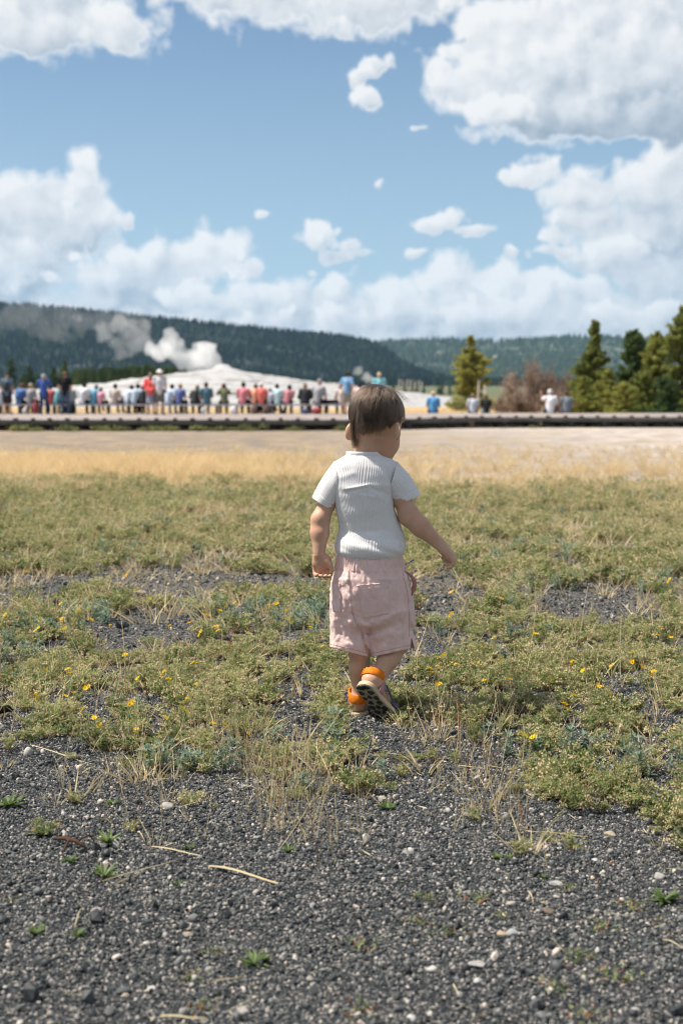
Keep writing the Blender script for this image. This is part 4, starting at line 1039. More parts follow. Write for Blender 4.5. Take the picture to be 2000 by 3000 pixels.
# ---- hair
def build_hair():
    m = bpy.data.materials.new('brown_hair'); m.use_nodes = True; w = NT(m.node_tree); w.n.clear()
    h = w.node('ShaderNodeBsdfHairPrincipled'); h.parametrization = 'COLOR'
    oi = w.node('ShaderNodeHairInfo')
    w.put(h.inputs['Color'], w.ramp(oi.outputs['Random'], [(0, (0.015, 0.008, 0.005)), (0.55, (0.037, 0.021, 0.013)), (1, (0.15, 0.092, 0.058))]))
    h.inputs['Roughness'].default_value = 0.38; h.inputs['Radial Roughness'].default_value = 0.45; h.inputs['Random Roughness'].default_value = 0.25
    o = w.node('ShaderNodeOutputMaterial'); w.put(o.inputs[0], h.outputs[0])
    mcap = mat('hair_under', (0.030, 0.019, 0.013), 0.75, 0.15, (300, 0.6, 0.002), (60, 0.4))
    r = np.random.default_rng(21)
    # hairline as the lowest allowed picture height for each direction round the head, seen from behind; the front follows the brow
    def inhair(q):
        l = (q-HEAD)@HM; px, py = to_px(q)
        line = np.interp(px, [1015, 1030, 1045, 1060, 1085, 1105, 1130, 1150, 1165, 1180, 1190], [1300, 1304, 1290, 1276, 1266, 1258, 1255, 1250, 1243, 1222, 1210])
        backv = l[:, 1] < 0.012
        ang = np.arctan2(l[:, 1], np.abs(l[:, 0]))
        front = l[:, 2] > 0.012+0.035*sstep(0.2, 1.2, ang)
        return np.where(backv, py < line, front)
    capc, capr = HEAD, np.array(CRAN)+0.0035
    # thin cap under the strands
    nu, nv = 120, 80; V = []; F = []
    th = np.linspace(0, np.pi, nv); ph = np.linspace(0, 2*np.pi, nu, endpoint=False)
    L = np.stack([np.outer(np.sin(th), np.cos(ph)), np.outer(np.sin(th), np.sin(ph)), np.outer(np.cos(th), np.ones(nu))], -1).reshape(-1, 3)
    q = capc+(L*capr)@HM.T; q0 = capc+(L*(np.array(CRAN)-0.003))@HM.T
    ins = inhair(q+np.array((0, 0, -0.019))); q = np.where(ins[:, None], q, q0)
    cap = obj('hair', mesh('hair', q, grid_faces(nu, nv)[:, ::-1], True), child, mcap)
    # strands
    N = 15000; pts_all = []; K = 12
    cand = r.normal(size=(N*4, 3)); cand /= np.linalg.norm(cand, axis=1)[:, None]
    root = capc+(cand*(np.array(CRAN)+0.0005))@HM.T
    ok = inhair(root+np.array((0, 0, 1))[None, :]*(r.normal(size=(len(root), 1))*0.004+0.004*gnoise(root*70)[:, None])); root = root[ok]; loc = cand[ok]
    soft = inhair(root+np.array((0, 0, -0.016))) | (r.random(len(root)) < 0.30); root = root[soft][:N]; loc = loc[soft][:N]; n = len(root)
    crown = HEAD+(np.array((0.012, -0.030, 0.058)))@HM.T; crown_l = np.array((0.20, -0.42, 0.88)); crown_l /= np.linalg.norm(crown_l)
    pxr, pyr = to_px(root)
    clump = gnoise(root*95)*0.7+gnoise(root*210)*0.4
    left = sstep(1075, 1035, pxr)
    length = 0.034+0.020*r.random(n)+0.030*left*r.random(n)+0.010*clump
    length *= np.where(loc[:, 1] > 0.2, 0.8, 1.0)*(0.55+0.45*sstep(1262, 1225, pyr))
    lift = 0.0018+0.0030*r.random(n)+0.0012*clump
    pos = root.copy(); P_ = [root.copy()]; 
    swirl = 0.35+0.55*gnoise(root*24+3)
    for k in range(1, K):
        l = (pos-HEAD)@HM; nl = l/np.array(CRAN)**2; nl /= np.linalg.norm(nl, axis=1)[:, None]
        e = l/np.linalg.norm(l, axis=1)[:, None]
        away = e-crown_l; away = away-nl*(away*nl).sum(1)[:, None]; away /= np.maximum(np.linalg.norm(away, axis=1)[:, None], 1e-6)
        tw = np.cross(nl, away)
        gl = (np.array((0, 0, -1.0))@HM)[None, :]; gl = gl-nl*(gl*nl).sum(1)[:, None]*0.85
        dirl = away*0.75+gl*0.75+tw*(swirl*0.85*(1-k/K)+0.45*gnoise(root*42+2))[:, None]
        wav = gnoise(pos*np.array((55, 55, 55))+11)[:, None]
        dirl = dirl+tw*wav*(0.55+0.9*sstep(1180, 1235, pyr)*sstep(1140, 1080, pxr))[:, None]*1.5
        dirl /= np.linalg.norm(dirl, axis=1)[:, None]
        pos = pos+(dirl@HM.T)*(length/(K-1))[:, None]
        l = (pos-HEAD)@HM; f = np.linalg.norm(l/np.array(CRAN), axis=1); lw = l[:, 2] > -0.045
        t = k/(K-1); want = 1+(lift*math.sin(min(1, t*1.3)*math.pi*0.62)+0.0012)/0.072
        sc = np.where((f < want) | ((f > want+0.03) & lw), want/f, 1.0)
        pos = HEAD+(l*sc[:, None])@HM.T
        P_.append(pos.copy())
    A = np.stack(P_, 1)
    # strands gather into locks
    gi_ = r.choice(n, 420, replace=False); gr = root[gi_]; near = np.empty(n, int)
    for s in range(0, n, 3000): near[s:s+3000] = np.argmin(((root[s:s+3000, None, :]-gr[None])**2).sum(-1), 1)
    tt = (np.linspace(0, 1, K)**1.3)[None, :, None]; pull = (0.35+0.50*r.random(n))[:, None, None]*tt
    A = A+(A[gi_[near]]-A)*pull*0.85
    # cut to the ragged nape line
    lx = np.array([1015, 1030, 1045, 1060, 1075, 1090, 1110, 1135, 1155, 1170, 1185]); ly = np.array([1296, 1302, 1286, 1276, 1273, 1264, 1259, 1252, 1246, 1238, 1214])
    fx, fy = to_px(A.reshape(-1, 3)); fx, fy = fx.reshape(n, K), fy.reshape(n, K)
    lim = np.interp(fx, lx, ly)+(r.normal(size=n)*4.5+9*gnoise(root*60))[:, None]; over = (fy > lim) & (((A-HEAD)@HM)[:, :, 1] < 0.03)
    first = np.where(over.any(1), np.argmax(over, 1), K-1); tmax = np.clip(first, 2, K-1).astype(float)
    tq = np.linspace(0, 1, K)[None, :]*tmax[:, None]; i0 = np.minimum(np.floor(tq).astype(int), K-2); fr_ = (tq-i0)[..., None]
    A = np.take_along_axis(A, i0[..., None], 1)*(1-fr_)+np.take_along_axis(A, (i0+1)[..., None], 1)*fr_
    # the longer lock hanging by the left ear, and wisps at the nape
    extra = []
    for i in range(520):
        x0 = r.uniform(1026, 1046); y0 = r.uniform(1205, 1245); a = C(x0, y0, -0.028-0.02*r.random()); b = C(1032+r.normal()*5.5, 1262+r.normal()*10, -0.030+r.normal()*.006); c = C(1036+r.normal()*5.5+3, r.uniform(1286, 1316), -0.020+r.normal()*.006)
        t = np.linspace(0, 1, K)[:, None]; extra.append((1-t)**2*a+2*t*(1-t)*b+t*t*c+np.outer(np.sin(t[:, 0]*7+i), r.normal(size=3)*0.0007))
    for i in range(300):                                    # loose curls over the nape
        x0 = r.uniform(1045, 1122); a = C(x0, r.uniform(1185, 1256), -0.068); s = r.choice([-1, 1], p=[.7, .3]); d1 = r.uniform(2, 12)*s; b = C(x0+d1, r.uniform(1250, 1266), -0.074+r.normal()*.004); c = C(x0+d1*0.2+r.normal()*7, r.uniform(1262, 1282), -0.058+r.normal()*.004)
        t = np.linspace(0, 1, K)[:, None]; extra.append((1-t)**2*a+2*t*(1-t)*b+t*t*c)
    for i in range(420):                                    # flyaways on the crown and right temple
        x0 = r.uniform(1060, 1182); 
        base = HEAD+(np.array(((x0-1103)*PXM, r.uniform(-.03, .03), 0.0)));  base[2] = HEAD[2]+0.070*math.sqrt(max(0.02, 1-((x0-1104)/86)**2))
        d0 = np.array((r.normal()*0.6+0.4, r.normal()*0.5, 0.35*abs(r.normal())-0.12)); t = np.linspace(0, 1, K)[:, None]; Lh = r.uniform(0.010, 0.028)
        extra.append(base+d0/np.linalg.norm(d0)*t*Lh+np.array((0.25, -0.1, -0.75))*t*t*Lh*0.8)
    A = np.concatenate([A, np.array(extra)]); n = len(A)
    hc = bpy.data.hair_curves.new('strands'); hc.add_curves([K]*n)
    hc.attributes['position'].data.foreach_set('vector', A.astype(np.float32).ravel())
    ra = hc.attributes.get('radius') or hc.attributes.new('radius', 'FLOAT', 'POINT')
    rad = np.repeat(np.linspace(1, 0.35, K)[None, :], n, 0)*(0.00017+0.00013*r.random(n))[:, None]
    rad[-420:] *= 0.6
    ra.data.foreach_set('value', rad.astype(np.float32).ravel())
    hc.materials.append(m)
    ho = bpy.data.objects.new('strands', hc); COL.objects.link(ho); ho.parent = cap
build_hair()
# ================================================================== gravel, herbs and grass
VEG_EDGE = np.array([(-900, 2080), (0, 2085), (100, 2125), (200, 2185), (450, 2215), (560, 2185), (700, 2190), (780, 2235), (900, 2290), (1050, 2300), (1140, 2245), (1175, 2135), (1290, 2125), (1420, 2220), (1480, 2290), (1600, 2320), (1800, 2400), (2000, 2450), (2900, 2520)], float)
BARE = [(855, 2112, 78, 46), (600, 1712, 300, 46), (90, 1728, 150, 36), (440, 1848, 150, 40), (1730, 1792, 185, 50), (1300, 1755, 85, 55), (350, 1908, 75, 18), (1155, 1935, 70, 32), (1270, 2180, 110, 60), (1330, 1905, 60, 22), (1088, 2104, 66, 26), (1000, 1660, 120, 22), (640, 1515, 110, 16), (30, 1650, 90, 20), (1420, 1600, 90, 14), (1690, 1560, 60, 12), (1180, 1880, 70, 30)]
def veg_amount(x, y):
    """how much of the ground the herbs cover, 0 gravel to 1 full"""
    p = np.stack([x, y, gz(x, y)], 1); px, py = to_px(p)
    n = fbm(np.stack([x*2.2, y*2.2, 0*x], 1), 3)
    v = sstep(45, -45, py-np.interp(px, VEG_EDGE[:, 0], VEG_EDGE[:, 1])+n*90-22)
    for cx, cy, rx, ry in BARE:
        d = np.hypot((px-cx)/(rx*1.18), (py-cy)/(ry*1.18))+n*0.55
        v = v*sstep(0.75, 1.18, d)
    v = v*(1-0.80*sstep(0.30, 0.52, gnoise(np.stack([x*1.1+9, y*0.8, 0*x], 1)))*sstep(4.5, 6, y))
    cl = gnoise(np.stack([x*4.2+1, y*3.2, 0*x+5], 1))+0.6*gnoise(np.stack([x*9, y*7, 0*x+2], 1))
    return v*np.clip(0.58+1.05*cl+0.22*sstep(6, 9, y), 0.05, 1)
def rand_ground(n, y0, y1, side=0.27, pad=0.35, power=1.0):
    """points over the wedge of meadow in and beside the view"""
    out = []
    yy = y0+(y1-y0)*rng.random(n*3)**power; hw = side*yy+pad
    keep = rng.random(n*3) < hw/(side*y1+pad) if power == 1.0 else np.ones(n*3, bool)
    yy = yy[keep][:n]; hw = side*yy+pad; xx = (rng.random(len(yy))*2-1)*hw
    return xx, yy
def put_on(x, y, dz=0.0): return np.stack([x, y, gz(x, y)+dz], 1)
def rz(n, tilt=0.15): return np.stack([rng.normal(size=n)*tilt, rng.normal(size=n)*tilt, rng.random(n)*6.283], 1)

def stone_mesh(r, n=1, squash=0.65, ang=0.25):
    bm_v, bm_f = ico(n); V = np.array(bm_v); V = V*(1+ang*r.normal(size=(len(V), 1))*0.5)+r.normal(size=V.shape)*ang*0.12
    V = V*np.array((r.uniform(.85, 1.3), r.uniform(.7, 1.0), squash*r.uniform(.8, 1.2)))
    return V, bm_f
def ico(sub):
    t = (1+5**.5)/2; V = [(-1, t, 0), (1, t, 0), (-1, -t, 0), (1, -t, 0), (0, -1, t), (0, 1, t), (0, -1, -t), (0, 1, -t), (t, 0, -1), (t, 0, 1), (-t, 0, -1), (-t, 0, 1)]
    V = [np.array(v)/math.hypot(1, t) for v in V]
    F = [(0, 11, 5), (0, 5, 1), (0, 1, 7), (0, 7, 10), (0, 10, 11), (1, 5, 9), (5, 11, 4), (11, 10, 2), (10, 7, 6), (7, 1, 8), (3, 9, 4), (3, 4, 2), (3, 2, 6), (3, 6, 8), (3, 8, 9), (4, 9, 5), (2, 4, 11), (6, 2, 10), (8, 6, 7), (9, 8, 1)]
    for _ in range(sub-1):
        c = {}; F2 = []
        def mid(a, b):
            k = (min(a, b), max(a, b))
            if k not in c: m = V[a]+V[b]; V.append(m/np.linalg.norm(m)); c[k] = len(V)-1
            return c[k]
        for a, b, d in F: x, y, z = mid(a, b), mid(b, d), mid(d, a); F2 += [(a, x, z), (b, y, x), (d, z, y), (x, y, z)]
        F = F2
    return V, F
def pebble_material():
    m = bpy.data.materials.new('gravel_stone'); m.use_nodes = True; w = NT(m.node_tree); b = w.n['Principled BSDF']
    oi = w.node('ShaderNodeObjectInfo'); tc = w.node('ShaderNodeTexCoord').outputs['Object']
    c = w.ramp(oi.outputs['Random'], [(0.0, (0.012, 0.0155, 0.0175)), (0.36, (0.028, 0.034, 0.037)), (0.60, (0.066, 0.072, 0.074)), (0.78, (0.145, 0.147, 0.144)), (0.90, (0.25, 0.235, 0.215)), (0.97, (0.44, 0.405, 0.36)), (1.0, (0.52, 0.41, 0.34))])
    c = w.mix(w.rng(w.noise(tc, 1.7, 4, 0.7), 0.4, 0.7, 0, 0.4), c, w.mix(0.35, c, (0.13, 0.125, 0.12)))
    w.put(b.inputs['Base Color'], c); b.inputs['Roughness'].default_value = 0.62; b.inputs['Specular IOR Level'].default_value = 0.4
    return m
def build_gravel():
    m = pebble_material(); protos = []
    for k in range(14):
        V, F = stone_mesh(np.random.default_rng(100+k), 1 if k < 9 else 2, 0.68, 0.30 if k < 9 else 0.18)
        me = mesh('pebble', V, F, k >= 9); me.materials.append(m); protos.append(me)
    x, y = rand_ground(215000, 1.45, 4.1, 0.31, 0.32)
    v = veg_amount(x, y); keep = rng.random(len(x)) > v*0.80; x, y = x[keep], y[keep]
    s = 0.0020*np.exp(rng.normal(size=len(x))*0.40); big = rng.random(len(x)) < 0.03; s[big] *= rng.uniform(1.5, 2.5, big.sum())
    x2, y2 = rand_ground(80000, 4.1, 9.5, 0.36, 0.5); v2 = veg_amount(x2, y2); k2 = rng.random(len(x2)) > v2*0.93+0.02; x2, y2 = x2[k2], y2[k2]
    s2 = 0.0038*np.exp(rng.normal(size=len(x2))*0.45)
    x, y, s = np.concatenate([x, x2]), np.concatenate([y, y2]), np.concatenate([s, s2])

    n = len(x); rot = rng.random((n, 3))*6.283
    scatter('gravel', put_on(x, y, s*0.35), rot, np.repeat(s[:, None], 3, 1), rng.integers(0, 14, n), protos, 'dark obsidian gravel with pale grains covering the foreground', 'gravel')
build_gravel()

# ---- herb kinds
leaf_mat = plantmat('herb_leaf', [(0.115, 0.172, 0.060), (0.215, 0.265, 0.098), (0.35, 0.385, 0.165), (0.53, 0.49, 0.27)], 0.55, 0.58)
grey_mat = plantmat('grey_leaf', [(0.13, 0.195, 0.135), (0.20, 0.27, 0.19), (0.31, 0.36, 0.27)], 0.55, 0.40)
bud_mat = plantmat('beige_bud', [(0.42, 0.34, 0.17), (0.62, 0.49, 0.29), (0.76, 0.62, 0.42)], 0.8, 0.2)
straw_mat = plantmat('dry_straw', [(0.45, 0.35, 0.18), (0.63, 0.52, 0.31), (0.76, 0.67, 0.46)], 0.6, 0.3)
straw_gold = plantmat('golden_straw', [(0.52, 0.38, 0.19), (0.68, 0.53, 0.31), (0.78, 0.65, 0.42)], 0.6, 0.35)
grass_mat = plantmat('grass_blade', [(0.085, 0.13, 0.04), (0.15, 0.19, 0.07), (0.30, 0.28, 0.12)], 0.5, 0.35)
rust_mat = plantmat('rusty_stem', [(0.16, 0.060, 0.030), (0.30, 0.13, 0.055)], 0.7, 0.2)
yellow_mat = plantmat('yellow_petal', [(0.72, 0.46, 0.012), (0.85, 0.60, 0.03)], 0.6, 0.35)
fresh_mat = plantmat('fresh_leaf', [(0.065, 0.115, 0.032), (0.11, 0.165, 0.05), (0.17, 0.215, 0.075)], 0.5, 0.35)
PLANTM = [leaf_mat, grey_mat, bud_mat, straw_mat, grass_mat, rust_mat, yellow_mat, fresh_mat, straw_gold]
LEAF, GREY, BUD, STRAW, GRASS, RUST, YELLOW, FRESH, GOLD = range(9)
class PB(MB):
    def leaf(s, p, d, up, L, W, m, fold=0.25):
        """pointed leaf: two halves folded along the midrib"""
        p, d, up = Vector(p), Vector(d).normalized(), Vector(up); side = d.cross(up)
        if side.length < 1e-4: side = d.orthogonal()
        side.normalize(); nn = side.cross(d)
        mid = p+d*L*0.5-nn*W*fold; tip = p+d*L+nn*L*random.uniform(-.15, .05)
        return s.add([p, p+d*L*0.45+side*W/2, tip, p+d*L*0.45-side*W/2, mid], [(0, 1, 4), (1, 2, 4), (0, 4, 3), (4, 2, 3)], m)
    def blade(s, p, d, bend, L, W, m, seg=4):
        p, d = Vector(p), Vector(d).normalized(); side = d.cross(Vector((random.uniform(-1, 1), random.uniform(-1, 1), 0.2))).normalized(); V = []; F = []
        for i in range(seg+1):
            t = i/seg; c = p+d*L*t+Vector(bend)*L*t*t; w = W*(1-t**1.6)*0.5+0.0001
            V += [c-side*w, c+side*w]
            if i: F.append((2*i-2, 2*i-1, 2*i+1, 2*i))
        return s.add(V, F, m)
    def bud(s, p, r, m):
        p = Vector(p); return s.add([p+Vector(q)*r for q in ((1, 0, 0), (-.5, .87, 0), (-.5, -.87, 0), (0, 0, 1.3), (0, 0, -1))], [(0, 1, 3), (1, 2, 3), (2, 0, 3), (1, 0, 4), (2, 1, 4), (0, 2, 4)], m)
    def done(s, name):
        used = sorted(set(s.M)); mp = {u: i for i, u in enumerate(used)}
        me = mesh(name, s.V, s.F, False, [mp[q] for q in s.M])
        for u in used: me.materials.append(PLANTM[u])
        return me
U_ = random.uniform
def herb_mat(k):
    b = PB(); random.seed(300+k); rad, hgt = U_(.045, .06), U_(.03, .05)
    for i in range(17):
        a = U_(0, 6.283); tip = Vector((math.cos(a), math.sin(a), 0))*rad*U_(.25, 1.05)+Vector((0, 0, hgt*U_(.45, 1.15)))
        pts = [tip*t+Vector((0, 0, 0.25*hgt*math.sin(t*3.1)))+Vector((U_(-1, 1), U_(-1, 1), 0))*.003 for t in (0.05, .35, .7, 1)]
        b.blade(pts[0], pts[3]-pts[0], (0, 0, 0.0), (pts[3]-pts[0]).length, .0016, STRAW if i % 3 else RUST, 2)
        for j in range(13):
            t = U_(.18, 1); q = tip*t+Vector((0, 0, 0.25*hgt*math.sin(t*3.1))); d = Vector((U_(-1, 1), U_(-1, 1), U_(-.1, .9)))
            b.leaf(q, d, (U_(-1, 1), U_(-1, 1), 1), U_(.008, .015), U_(.003, .0052), LEAF)
        for j in range(random.choice([3, 4, 6, 8])): b.bud(tip+Vector((U_(-1, 1), U_(-1, 1), U_(-.5, .8)))*.006, U_(.0015, .0027), BUD)
    return b.done('herb_mat')
def rosette(k):
    b = PB(); random.seed(400+k)
    for i in range(8):
        a = U_(0, 6.283); r0 = U_(0, .03); c = Vector((math.cos(a)*r0, math.sin(a)*r0, 0)); h = U_(.02, .065)
        b.blade(c, (U_(-.3, .3), U_(-.3, .3), 1), (0, 0, 0), h, .002, GREY, 2)
        for j in range(8):
            an = U_(0, 6.283); t = U_(.15, 1); b.leaf(c+Vector((0, 0, h*t)), (math.cos(an), math.sin(an), U_(.1, 1.1)), (0, 0, 1), U_(.014, .026), U_(.004, .0075), GREY)
    return b.done('grey_rosette')
def tuft(k, n, L, m, spread=0.35):
    b = PB(); random.seed(500+k)
    for i in range(n):
        a = U_(0, 6.283); b.blade((math.cos(a)*U_(0, .03), math.sin(a)*U_(0, .03), 0), (math.cos(a)*spread*U_(.1, 1.2), math.sin(a)*spread*U_(.1, 1.2), 1), (math.cos(a)*U_(-.1, .5), math.sin(a)*U_(-.1, .5), -U_(0, .25)), L*U_(.5, 1.15), U_(.0015, .003), m if not isinstance(m, tuple) else random.choice(m), 3)
    return b.done('grass_tuft')
def stalk(k, m=STRAW, L=0.19):
    b = PB(); random.seed(600+k); pts = []; d = Vector((U_(-.2, .2), U_(-.2, .2), 1)); bend = Vector((U_(-.25, .25), U_(-.25, .25), 0)); L = L*U_(.7, 1.2)
    pts = [d*L*t+bend*L*t*t for t in (0, .25, .5, .75, 1)]
    b.tube(pts, [.0011, .001, .0009, .0008, .0006], 3, m)
    for j in range(2): b.blade(pts[0], (U_(-.6, .6), U_(-.6, .6), 1), (U_(-.4, .4), U_(-.4, .4), -.2), L*U_(.3, .6), .0025, m, 3)
    kind = k % 3
    for j in range(22 if kind else 6):
        t = U_(.78 if kind else .9, 1.02); q = d*L*t+bend*L*t*t; b.leaf(q, (U_(-1, 1), U_(-1, 1), U_(.8, 2.4)), (U_(-1, 1), U_(-1, 1), .3), U_(.006, .011), U_(.0018, .003), m)
    return b.done('dry_stalk')
def dock(k):
    b = PB(); random.seed(700+k); L = U_(.10, .16); d = Vector((U_(-.15, .15), U_(-.15, .15), 1))
    b.tube([d*L*t for t in (0, .5, 1)], [.0012, .001, .0006], 3, RUST)
    for j in range(45):
        t = U_(.45, 1); b.bud(d*L*t+Vector((U_(-1, 1), U_(-1, 1), U_(-.3, .3)))*.007*(1.3-t), U_(.0010, .0018), RUST)
    return b.done('dock')
def build_cover():
    protos = [herb_mat(k) for k in range(7)]+[rosette(k) for k in range(4)]+[tuft(k, 16, .075, (GRASS, GRASS, STRAW)) for k in range(4)]+[tuft(10+k, 15, .06, (STRAW, STRAW, GOLD), 0.8) for k in range(3)]
    X, Y, S, I, K = [], [], [], [], []
    def lay(n, y0, y1, ids, smin_, smax_, fn):
        x, y = rand_ground(int(n*1.42), y0, y1, 0.38, 0.8); a = fn(x, y) > rng.random(len(x)); x, y = x[a], y[a]
        X.append(x); Y.append(y); S.append(rng.uniform(smin_, smax_, len(x))); I.append(rng.choice(ids, len(x)))
    greyz = lambda x, y: sstep(0.10, 0.38, gnoise(np.stack([x*1.3+4, y*1.1, 0*x+2], 1)))
    lay(3900, 2.5, 5.2, list(range(7)), .65, 1.25, lambda x, y: veg_amount(x, y)*(1-0.7*greyz(x, y)))
    lay(5200, 5.2, 9.5, list(range(7)), .9, 1.6, lambda x, y: veg_amount(x, y)*(1-0.6*greyz(x, y)))
    lay(4600, 9.5, 14.5, list(range(7)), 1.1, 2.0, lambda x, y: veg_amount(x, y)*sstep(14.5, 10.5, y+1.5*gnoise(np.stack([x*.6, y*.6, 0*x], 1))-np.clip(-x, -3, 3)*0.35))
    lay(2600, 2.5, 7.0, list(range(7, 11)), .7, 1.25, lambda x, y: veg_amount(x, y)*(0.05+0.95*greyz(x, y)))
    lay(2600, 7.0, 13.0, list(range(7, 11)), 1.0, 1.6, lambda x, y: veg_amount(x, y)*(0.05+0.8*greyz(x, y)))
    lay(3600, 2.6, 13.0, list(range(11, 15)), .7, 1.35, lambda x, y: veg_amount(x, y)*(0.15+0.6*sstep(4, 10, y)))
    lay(3400, 2.5, 9.0, list(range(15, 18)), .7, 1.5, lambda x, y: 0.48*veg_amount(x, y)+0.10)
    lay(9500, 5.0, 14.0, list(range(15, 18)), 1.0, 2.2, lambda x, y: (0.15+0.65*sstep(5.5, 11, y))*(0.35+0.65*sstep(-.3, .3, gnoise(np.stack([x*1.2, y*1.0, 0*x+11], 1)))))
    def fringe(x, y):
        px, py = to_px(put_on(x, y)); d = py-np.interp(px, VEG_EDGE[:, 0], VEG_EDGE[:, 1])
        return 0.42*sstep(-40, 20, d)*np.exp(-np.clip(d, 0, None)/120)*(0.2+0.8*sstep(-.1, .35, gnoise(np.stack([x*4, y*4, 0*x+13], 1))))
    lay(5200, 2.2, 4.2, list(range(7))+[15, 16, 17], .30, .75, fringe)
    x, y, s, i = [np.concatenate(q) for q in (X, Y, S, I)]
    px, py = to_px(put_on(x, y)); s = np.where(np.hypot((px-1088)/90, (py-2125)/60) < 1, s*.45, s)
    scatter('ground_cover', put_on(x, y, -0.004), rz(len(x), .12), np.stack([s, s, s*rng.uniform(.75, 1.25, len(x))], 1), i, protos, 'low green herbs with beige seed heads carpeting the meadow', 'herbs')
    # dry standing stalks, thick round the edge of the gravel
    protos = [stalk(k) for k in range(9)]+[dock(k) for k in range(3)]
    x, y = rand_ground(12500, 2.35, 13.0, 0.38, 0.8); px, py = to_px(put_on(x, y)); e = py-np.interp(px, VEG_EDGE[:, 0], VEG_EDGE[:, 1])
    pr = 0.35*veg_amount(x, y)*(0.6+0.4*gnoise(np.stack([x*1.5, y*1.2, 0*x+6], 1)))+0.08*(y > 3.2)
    a = pr > rng.random(len(x)); x, y = x[a], y[a]
    xe, ye = rand_ground(12500, 2.3, 4.0, 0.36, 0.5); px, py = to_px(put_on(xe, ye)); e = py-np.interp(px, VEG_EDGE[:, 0], VEG_EDGE[:, 1])
    a = (np.exp(-((e-80)/110.0)**2)*sstep(150, 500, px)*sstep(1750, 1300, px)*(0.10+0.9*np.clip(gnoise(np.stack([xe*5, ye*4, 0*xe], 1))*1.5+.25, 0, 1)) > rng.random(len(xe))); x, y = np.concatenate([x, xe[a]]), np.concatenate([y, ye[a]]); n = len(x)
    s = rng.uniform(.45, 1.15, n)*np.where(np.arange(n) >= n-a.sum(), .62, 1.0)
    px, py = to_px(put_on(x, y)); s = np.where((np.abs(px-1085) < 125) & (py > 2060) & (py < 2420), s*.45, s)         # low before the child's feet
    scatter('dry_stalks', put_on(x, y, -0.002), rz(n, .22), np.repeat(s[:, None], 3, 1), np.where(rng.random(n) < 0.07, rng.integers(9, 12, n), rng.integers(0, 9, n)), protos, 'thin straw coloured grass stalks standing among the herbs', 'dry grass')
    # golden band of dry grass behind the green
    protos = [tuft(40+k, 34, .26, GOLD, 0.30) for k in range(5)]+[tuft(50+k, 20, .24, (GOLD, RUST, STRAW), 0.3) for k in range(2)]+[tuft(60+k, 24, .16, (GRASS, GOLD), .4) for k in range(2)]
    x, y = rand_ground(21000, 9.0, 27.0, 0.38, 1.2)
    w = sstep(10.5, 14.0, y+2.4*gnoise(np.stack([x*.6, y*.5, 0*x+3], 1))-np.clip(-x, -3, 3)*0.35)*sstep(22.5, 18.0, y+6.5*np.clip((x+3)/6.2, 0, 1)+3.2*gnoise(np.stack([x*.35, y*.22, 0*x+1], 1)))*(0.35+0.65*sstep(-.35, .15, gnoise(np.stack([x*.7+3, y*.5, 0*x+4], 1))))
    rt = sstep(-0.6, 0.8, x); gn = gnoise(np.stack([x*1.3, y*.9, 0*x+8], 1))
    strips = 0.50*np.exp(-((y+0.35*x-13.0+gn*.8)/0.75)**2)+0.22*np.exp(-((y+0.2*x-16.5+gn*1.5)/1.1)**2)+0.05
    w = w*(1-rt)+rt*strips+0.03
    a = w > rng.random(len(x)); x, y = x[a], y[a]; n = len(x); px, py = to_px(put_on(x, y))
    i = np.where(y < 13.5, rng.choice([0, 5, 6, 7, 8], n), rng.integers(0, 5, n)); s = rng.uniform(.55, 1.1, n)*np.where(y > 21, .7, 1)

    scatter('golden_grass', put_on(x, y, -0.005), rz(n, .12), np.stack([s*1.3, s*1.3, s*.85], 1), i, protos, 'golden band of dry grass between the herbs and the boardwalk', 'dry grass')
    # tussocks of dry grass beyond the boardwalk
    x = rng.uniform(-26, 30, 9000); y = rng.uniform(61.5, 110, 9000); s = rng.uniform(.9, 1.8, 9000)
    scatter('far_grass', put_on(x, y, -0.02), rz(9000, .1), np.stack([s*2.2, s*2.2, s], 1), rng.integers(0, 5, 9000), protos, 'dry golden grass on the flat behind the boardwalk', 'dry grass')
    # litter of broken straw on the gravel
    protos = []
    for k in range(6):
        b = PB(); random.seed(800+k); d = Vector((1, U_(-.1, .1), U_(0, .08))); b.blade((0, 0, 0), d, (0, U_(-.3, .3), U_(-.05, .12)), U_(.018, .05), U_(.0012, .0022), STRAW if k else RUST, 4); protos.append(b.done('straw_bit'))
    x, y = rand_ground(7000, 1.5, 6.5, .28, .3); px, py = to_px(put_on(x, y)); e = py-np.interp(px, VEG_EDGE[:, 0], VEG_EDGE[:, 1])
    a = 0.10+0.85*np.exp(-((e-90)/150)**2)*sstep(-100, 500, px)*(0.25+np.clip(gnoise(np.stack([x*3, y*3, 0*x+8], 1)), 0, .75)) > rng.random(len(x)); x, y = x[a], y[a]; n = len(x)
    scatter('straw_litter', put_on(x, y, .004), np.stack([rng.normal(size=n)*.2, rng.normal(size=n)*.2, rng.random(n)*6.28], 1), np.repeat(rng.uniform(.5, 1.25, n)[:, None], 3, 1), rng.integers(0, 6, n), protos, 'broken bits of straw littering the gravel', 'straw')
build_cover()

